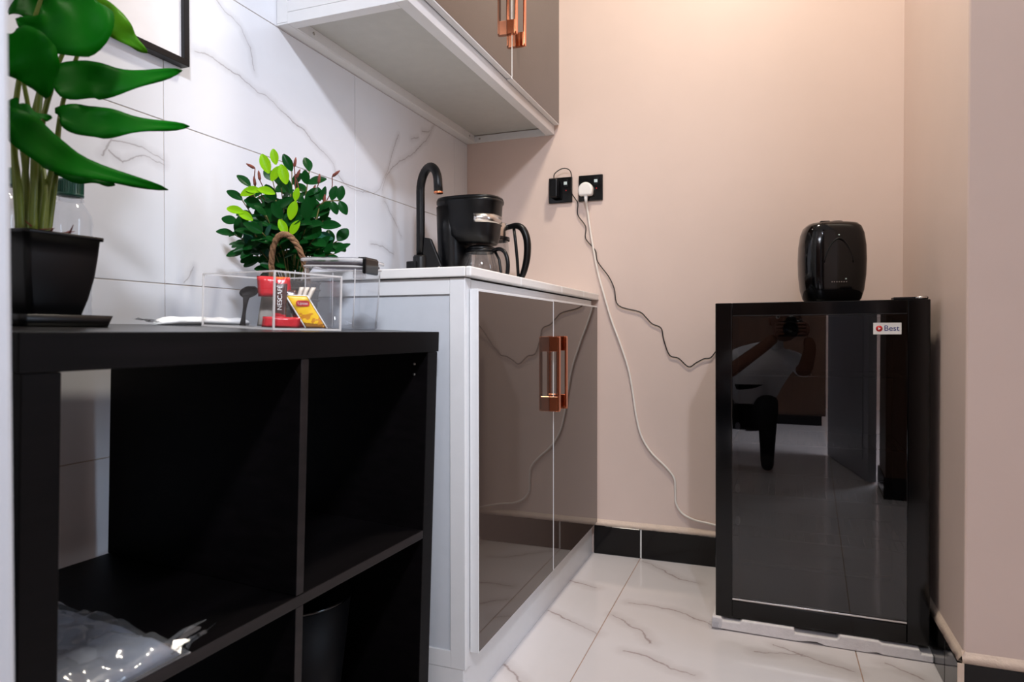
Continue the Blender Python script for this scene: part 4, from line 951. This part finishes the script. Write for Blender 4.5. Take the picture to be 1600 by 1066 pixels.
# ------------------------------------------------------------------ the room behind, seen only as reflections in the fridge door
dl = empty('open_door', 'plain grey door leaf standing open in the room behind', 'door', (1.43, -2.53, 0.006), (0, 0, -1.794))
MB().box((0, -0.02, 0), (0.78, 0.02, 2.05)).build('door_leaf', pbr('grey_door', (150, 152, 160), 0.4, var=0.02), dl, 0.003)
MB().box((0.08, -0.024, 0.10), (0.70, -0.0205, 0.95)).build('door_field', pbr('grey_door_field', (140, 142, 150), 0.4), dl, 0.003)
MB().box((0.08, -0.024, 1.05), (0.70, -0.0205, 1.95)).build('door_field', pbr('grey_door_field_b', (140, 142, 150), 0.4), dl, 0.003)
MB().tube([(0.72, -0.02, 1.0), (0.72, -0.06, 1.0), (0.62, -0.06, 1.0)], 0.009, 8).build('door_handle', M['steel'], dl)
wdm = pbr('brown_wardrobe_wood', (66, 44, 31), 0.35, var=0.3, nscale=8, stretch=(6, 6, 0.6))
MB().box((1.46, -2.50, 0.0), (1.60, -2.19, 2.7)).build('trim_6', wdm, None, 0.004, kind='structure')
MB().box((1.452, -2.505, 0.0), (1.6, -2.182, 0.10)).build('baseboard_door', M['black_tile'], None, 0.002, kind='structure')
wr_ = empty('wardrobe', 'dark brown wooden wardrobe at the back of the room behind', 'wardrobe', (0.50, -5.0, 0))
MB().box((-0.75, -0.3, 0.08), (0.75, 0.28, 2.1)).build('wardrobe_body', wdm, wr_, 0.003)
MB().box((-0.72, -0.27, 0.0), (0.72, 0.26, 0.08)).build('plinth', M['black_satin'], wr_)
for x0, x1, hx in ((-0.745, -0.004, -0.05), (0.004, 0.745, 0.05)):
    d = MB().box((x0, 0.281, 0.10), (x1, 0.300, 2.09)).build('wardrobe_door', wdm, wr_, 0.002)
    MB().tube([(hx, 0.301, 0.95), (hx, 0.325, 0.97), (hx, 0.325, 1.13), (hx, 0.301, 1.15)], 0.006, 8).build('handle', M['steel'], d)

# ------------------------------------------------------------------ the photographer, seen only as a dim reflection in the fridge door
def skin_figure(name, joints, bones, mat, parent, root=0, sub=2):
    me = bpy.data.meshes.new(name); me.from_pydata([j[0] for j in joints], bones, []); o = bpy.data.objects.new(name, me); COL.objects.link(o); o.parent = parent
    me.skin_vertices or me.attributes
    md = o.modifiers.new('skin', 'SKIN'); md.use_smooth_shade = True
    bpy.context.view_layer.update()
    sv = me.skin_vertices
    if not sv:
        bpy.context.view_layer.objects.active = o; bpy.ops.mesh.customdata_skin_add(); sv = me.skin_vertices
    for k, j in enumerate(joints):
        r = j[1]; sv[0].data[k].radius = r if isinstance(r, tuple) else (r, r); sv[0].data[k].use_root = (k == root)
    s2 = o.modifiers.new('subsurf', 'SUBSURF'); s2.levels = sub; s2.render_levels = sub
    me.materials.append(mat); return o
M['skin'] = pbr('brown_skin', (118, 78, 60), 0.5)
M['shirt'] = pbr('white_shirt', (222, 222, 226), 0.8, bump=0.3, bscale=20, bdist=0.01)
M['denim'] = pbr('blue_trousers', (30, 54, 150), 0.8)
M['hair'] = pbr('black_hair', (12, 10, 10), 0.7)
ph = empty('person', 'person in a white shirt and dark trousers crouching with a black camera at the eye', 'person', (0.90, -2.78, 0.0))
O = Vector((0.90, -2.78, 0.0))
def J(x, y, z, r): return ((x - O.x, y - O.y, z), r)
body = [J(0.790, -2.88, 0.30, (.15, .13)), J(0.819, -2.80, 0.46, (.14, .11)), J(0.882, -2.71, 0.60, (.16, .10)), J(0.941, -2.655, 0.68, (.06, .06)), J(0.985, -2.62, 0.74, (.048, .048)),
        J(0.742, -2.70, 0.62, .055), J(0.693, -2.56, 0.52, .043), J(0.925, -2.47, 0.70, .032), J(0.975, -2.452, 0.745, .030),
        J(1.060, -2.68, 0.635, .055), J(1.110, -2.55, 0.55, .043), J(1.143, -2.465, 0.69, .032), J(1.125, -2.452, 0.745, .030),
        J(0.690, -2.86, 0.27, .085), J(0.670, -2.55, 0.42, .062), J(0.690, -2.72, 0.09, .042), J(0.700, -2.70, 0.045, .040), J(0.695, -2.57, 0.034, .034),
        J(0.890, -2.86, 0.27, .085), J(0.930, -2.56, 0.40, .062), J(0.920, -2.74, 0.09, .042), J(0.920, -2.72, 0.045, .040), J(0.930, -2.59, 0.034, .034)]
bones = [(0, 1), (1, 2), (2, 3), (3, 4), (2, 5), (5, 6), (6, 7), (7, 8), (2, 9), (9, 10), (10, 11), (11, 12), (0, 13), (13, 14), (14, 15), (15, 16), (16, 17), (0, 18), (18, 19), (19, 20), (20, 21), (21, 22)]
bo = skin_figure('body', body, bones, M['shirt'], ph)
# clothes colours on the one continuous surface: shirt above the waist, trousers below, skin on forearms
N = Nodes('clothed_figure'); tc = N.new('ShaderNodeTexCoord').outputs['Object']; sx = N.new('ShaderNodeSeparateXYZ'); N.link(tc, sx.inputs[0])
leg = N.math('LESS_THAN', sx.outputs[2], 0.36); knee = N.math('MULTIPLY', N.math('LESS_THAN', sx.outputs[2], 0.475), N.math('GREATER_THAN', sx.outputs[1], 0.10))
low = N.math('MAXIMUM', leg, knee); arm = N.math('GREATER_THAN', N.math('ADD', sx.outputs[1], N.math('MULTIPLY', sx.outputs[2], 0.3)), 0.405)
c = N.mixc(low, lin((222, 222, 226)), lin((14, 15, 22))); c = N.mixc(N.math('MULTIPLY', arm, N.math('SUBTRACT', 1.0, low)), c, lin((118, 78, 60)))
shoe = N.math('LESS_THAN', sx.outputs[2], 0.075); c = N.mixc(shoe, c, lin((26, 24, 26)))
N.link(c, N.b.inputs['Base Color']); N.b.inputs['Roughness'].default_value = 0.8
bo.data.materials.clear(); bo.data.materials.append(N.m)
hc = Vector((1.015, -2.575, 0.835)) - O
hd = MB()
prof = [(0.001, -0.118), (0.030, -0.112), (0.050, -0.092), (0.061, -0.062), (0.070, -0.020), (0.074, 0.020), (0.072, 0.058), (0.058, 0.090), (0.034, 0.108), (0.001, 0.114)]
hd.lathe(prof, 28, tuple(hc), sx=1.0, sy=1.22)
for v in hd.bm.verts:                                        # brow, cheeks and chin pushed forward a little, occiput rounded
    d = v.co - hc
    if d.y > 0.03 and -0.10 < d.z < -0.02: v.co.y += 0.006
    if d.y < 0: v.co.z += 0.006
hd.tube([hc + Vector((0, 0.088, 0.018)), hc + Vector((0, 0.104, -0.012)), hc + Vector((0, 0.108, -0.026)), hc + Vector((0, 0.090, -0.034))], [0.006, 0.011, 0.013, 0.008], 10)
for s in (-1, 1):
    hd.sphere(hc + Vector((s * 0.075, -0.008, -0.004)), 0.026, 8, (0.35, 0.7, 1.2))
    hd.sphere(hc + Vector((s * 0.012, 0.086, -0.060)), 0.012, 8, (1.5, 0.6, 0.45))
he = hd.build('head', M['skin'], ph)
hr = MB(); hr.lathe([(0.079, 0.018), (0.081, 0.050), (0.070, 0.088), (0.044, 0.116), (0.001, 0.124)], 28, (hc.x, hc.y - 0.010, hc.z), sx=1.0, sy=1.18)
hr.lathe([(0.062, -0.055), (0.078, -0.01), (0.081, 0.03)], 28, (hc.x, hc.y - 0.026, hc.z), sx=0.98, sy=1.02)
hr.build('hair', M['hair'], he)
for s in (-1, 1):
    MB().sphere(hc + Vector((s * 0.030, 0.074, 0.014)), 0.013, 8).build('eye', M['print_white'], he)
    MB().sphere(hc + Vector((s * 0.030, 0.084, 0.014)), 0.006, 8).build('iris', M['hair'], he)
for s, wx, wy, wz in ((-1, 0.975, -2.452, 0.745), (1, 1.125, -2.452, 0.745)):
    w0 = Vector((wx, wy, wz)) - O
    h_ = MB(); pc = w0 + Vector((-s * 0.006, 0.010, 0.036))
    h_.sphere(pc, 0.030, 8, (0.62, 0.85, 1.25))
    for k in range(4):
        b0 = pc + Vector((-s * 0.004, 0.020, 0.028 - 0.017 * k)); ln = (0.95, 1.05, 1.0, 0.8)[k]
        h_.tube([b0, b0 + Vector((s * -0.010, 0.022 * ln, 0.003)), b0 + Vector((s * -0.026, 0.030 * ln, 0.003)), b0 + Vector((s * -0.042 * ln, 0.026, 0.001))], [0.0088, 0.0082, 0.0076, 0.006], 8)
    h_.tube([pc + Vector((0, -0.008, 0.0)), pc + Vector((-s * 0.014, -0.020, 0.008)), pc + Vector((-s * 0.036, -0.024, 0.010))], [0.011, 0.009, 0.007], 8)
    h_.build('hand', M['skin'], ph)
cmr = empty('camera_body', 'black camera held up by the crouching person', 'camera', (1.05, -2.44, 0.790))
MB().box((-0.064, -0.030, -0.045), (0.064, 0.026, 0.036)).build('body_shell', M['black_satin'], cmr, 0.010, 3)
MB().prism([(-0.030, 0.034), (0.030, 0.034), (0.018, 0.060), (-0.018, 0.060)], 0.048, Matrix.Translation((0, -0.024, 0))).build('viewfinder_hump', M['black_satin'], cmr, 0.004)
lens = MB().lathe([(0.001, 0.0), (0.032, 0.0), (0.034, 0.020), (0.034, 0.060), (0.037, 0.064), (0.037, 0.080), (0.031, 0.080), (0.029, 0.070), (0.001, 0.066)], 32)
lo = lens.build('lens', M['black_satin'], cmr); lo.data.transform(Matrix.Translation((0, 0.025, -0.004)) @ Matrix.Rotation(-PI / 2, 4, 'X'))
MB().tube([(0.045, 0.004, 0.036), (0.045, 0.004, 0.044)], 0.007, 10).build('shutter_button', M['steel'], cmr)
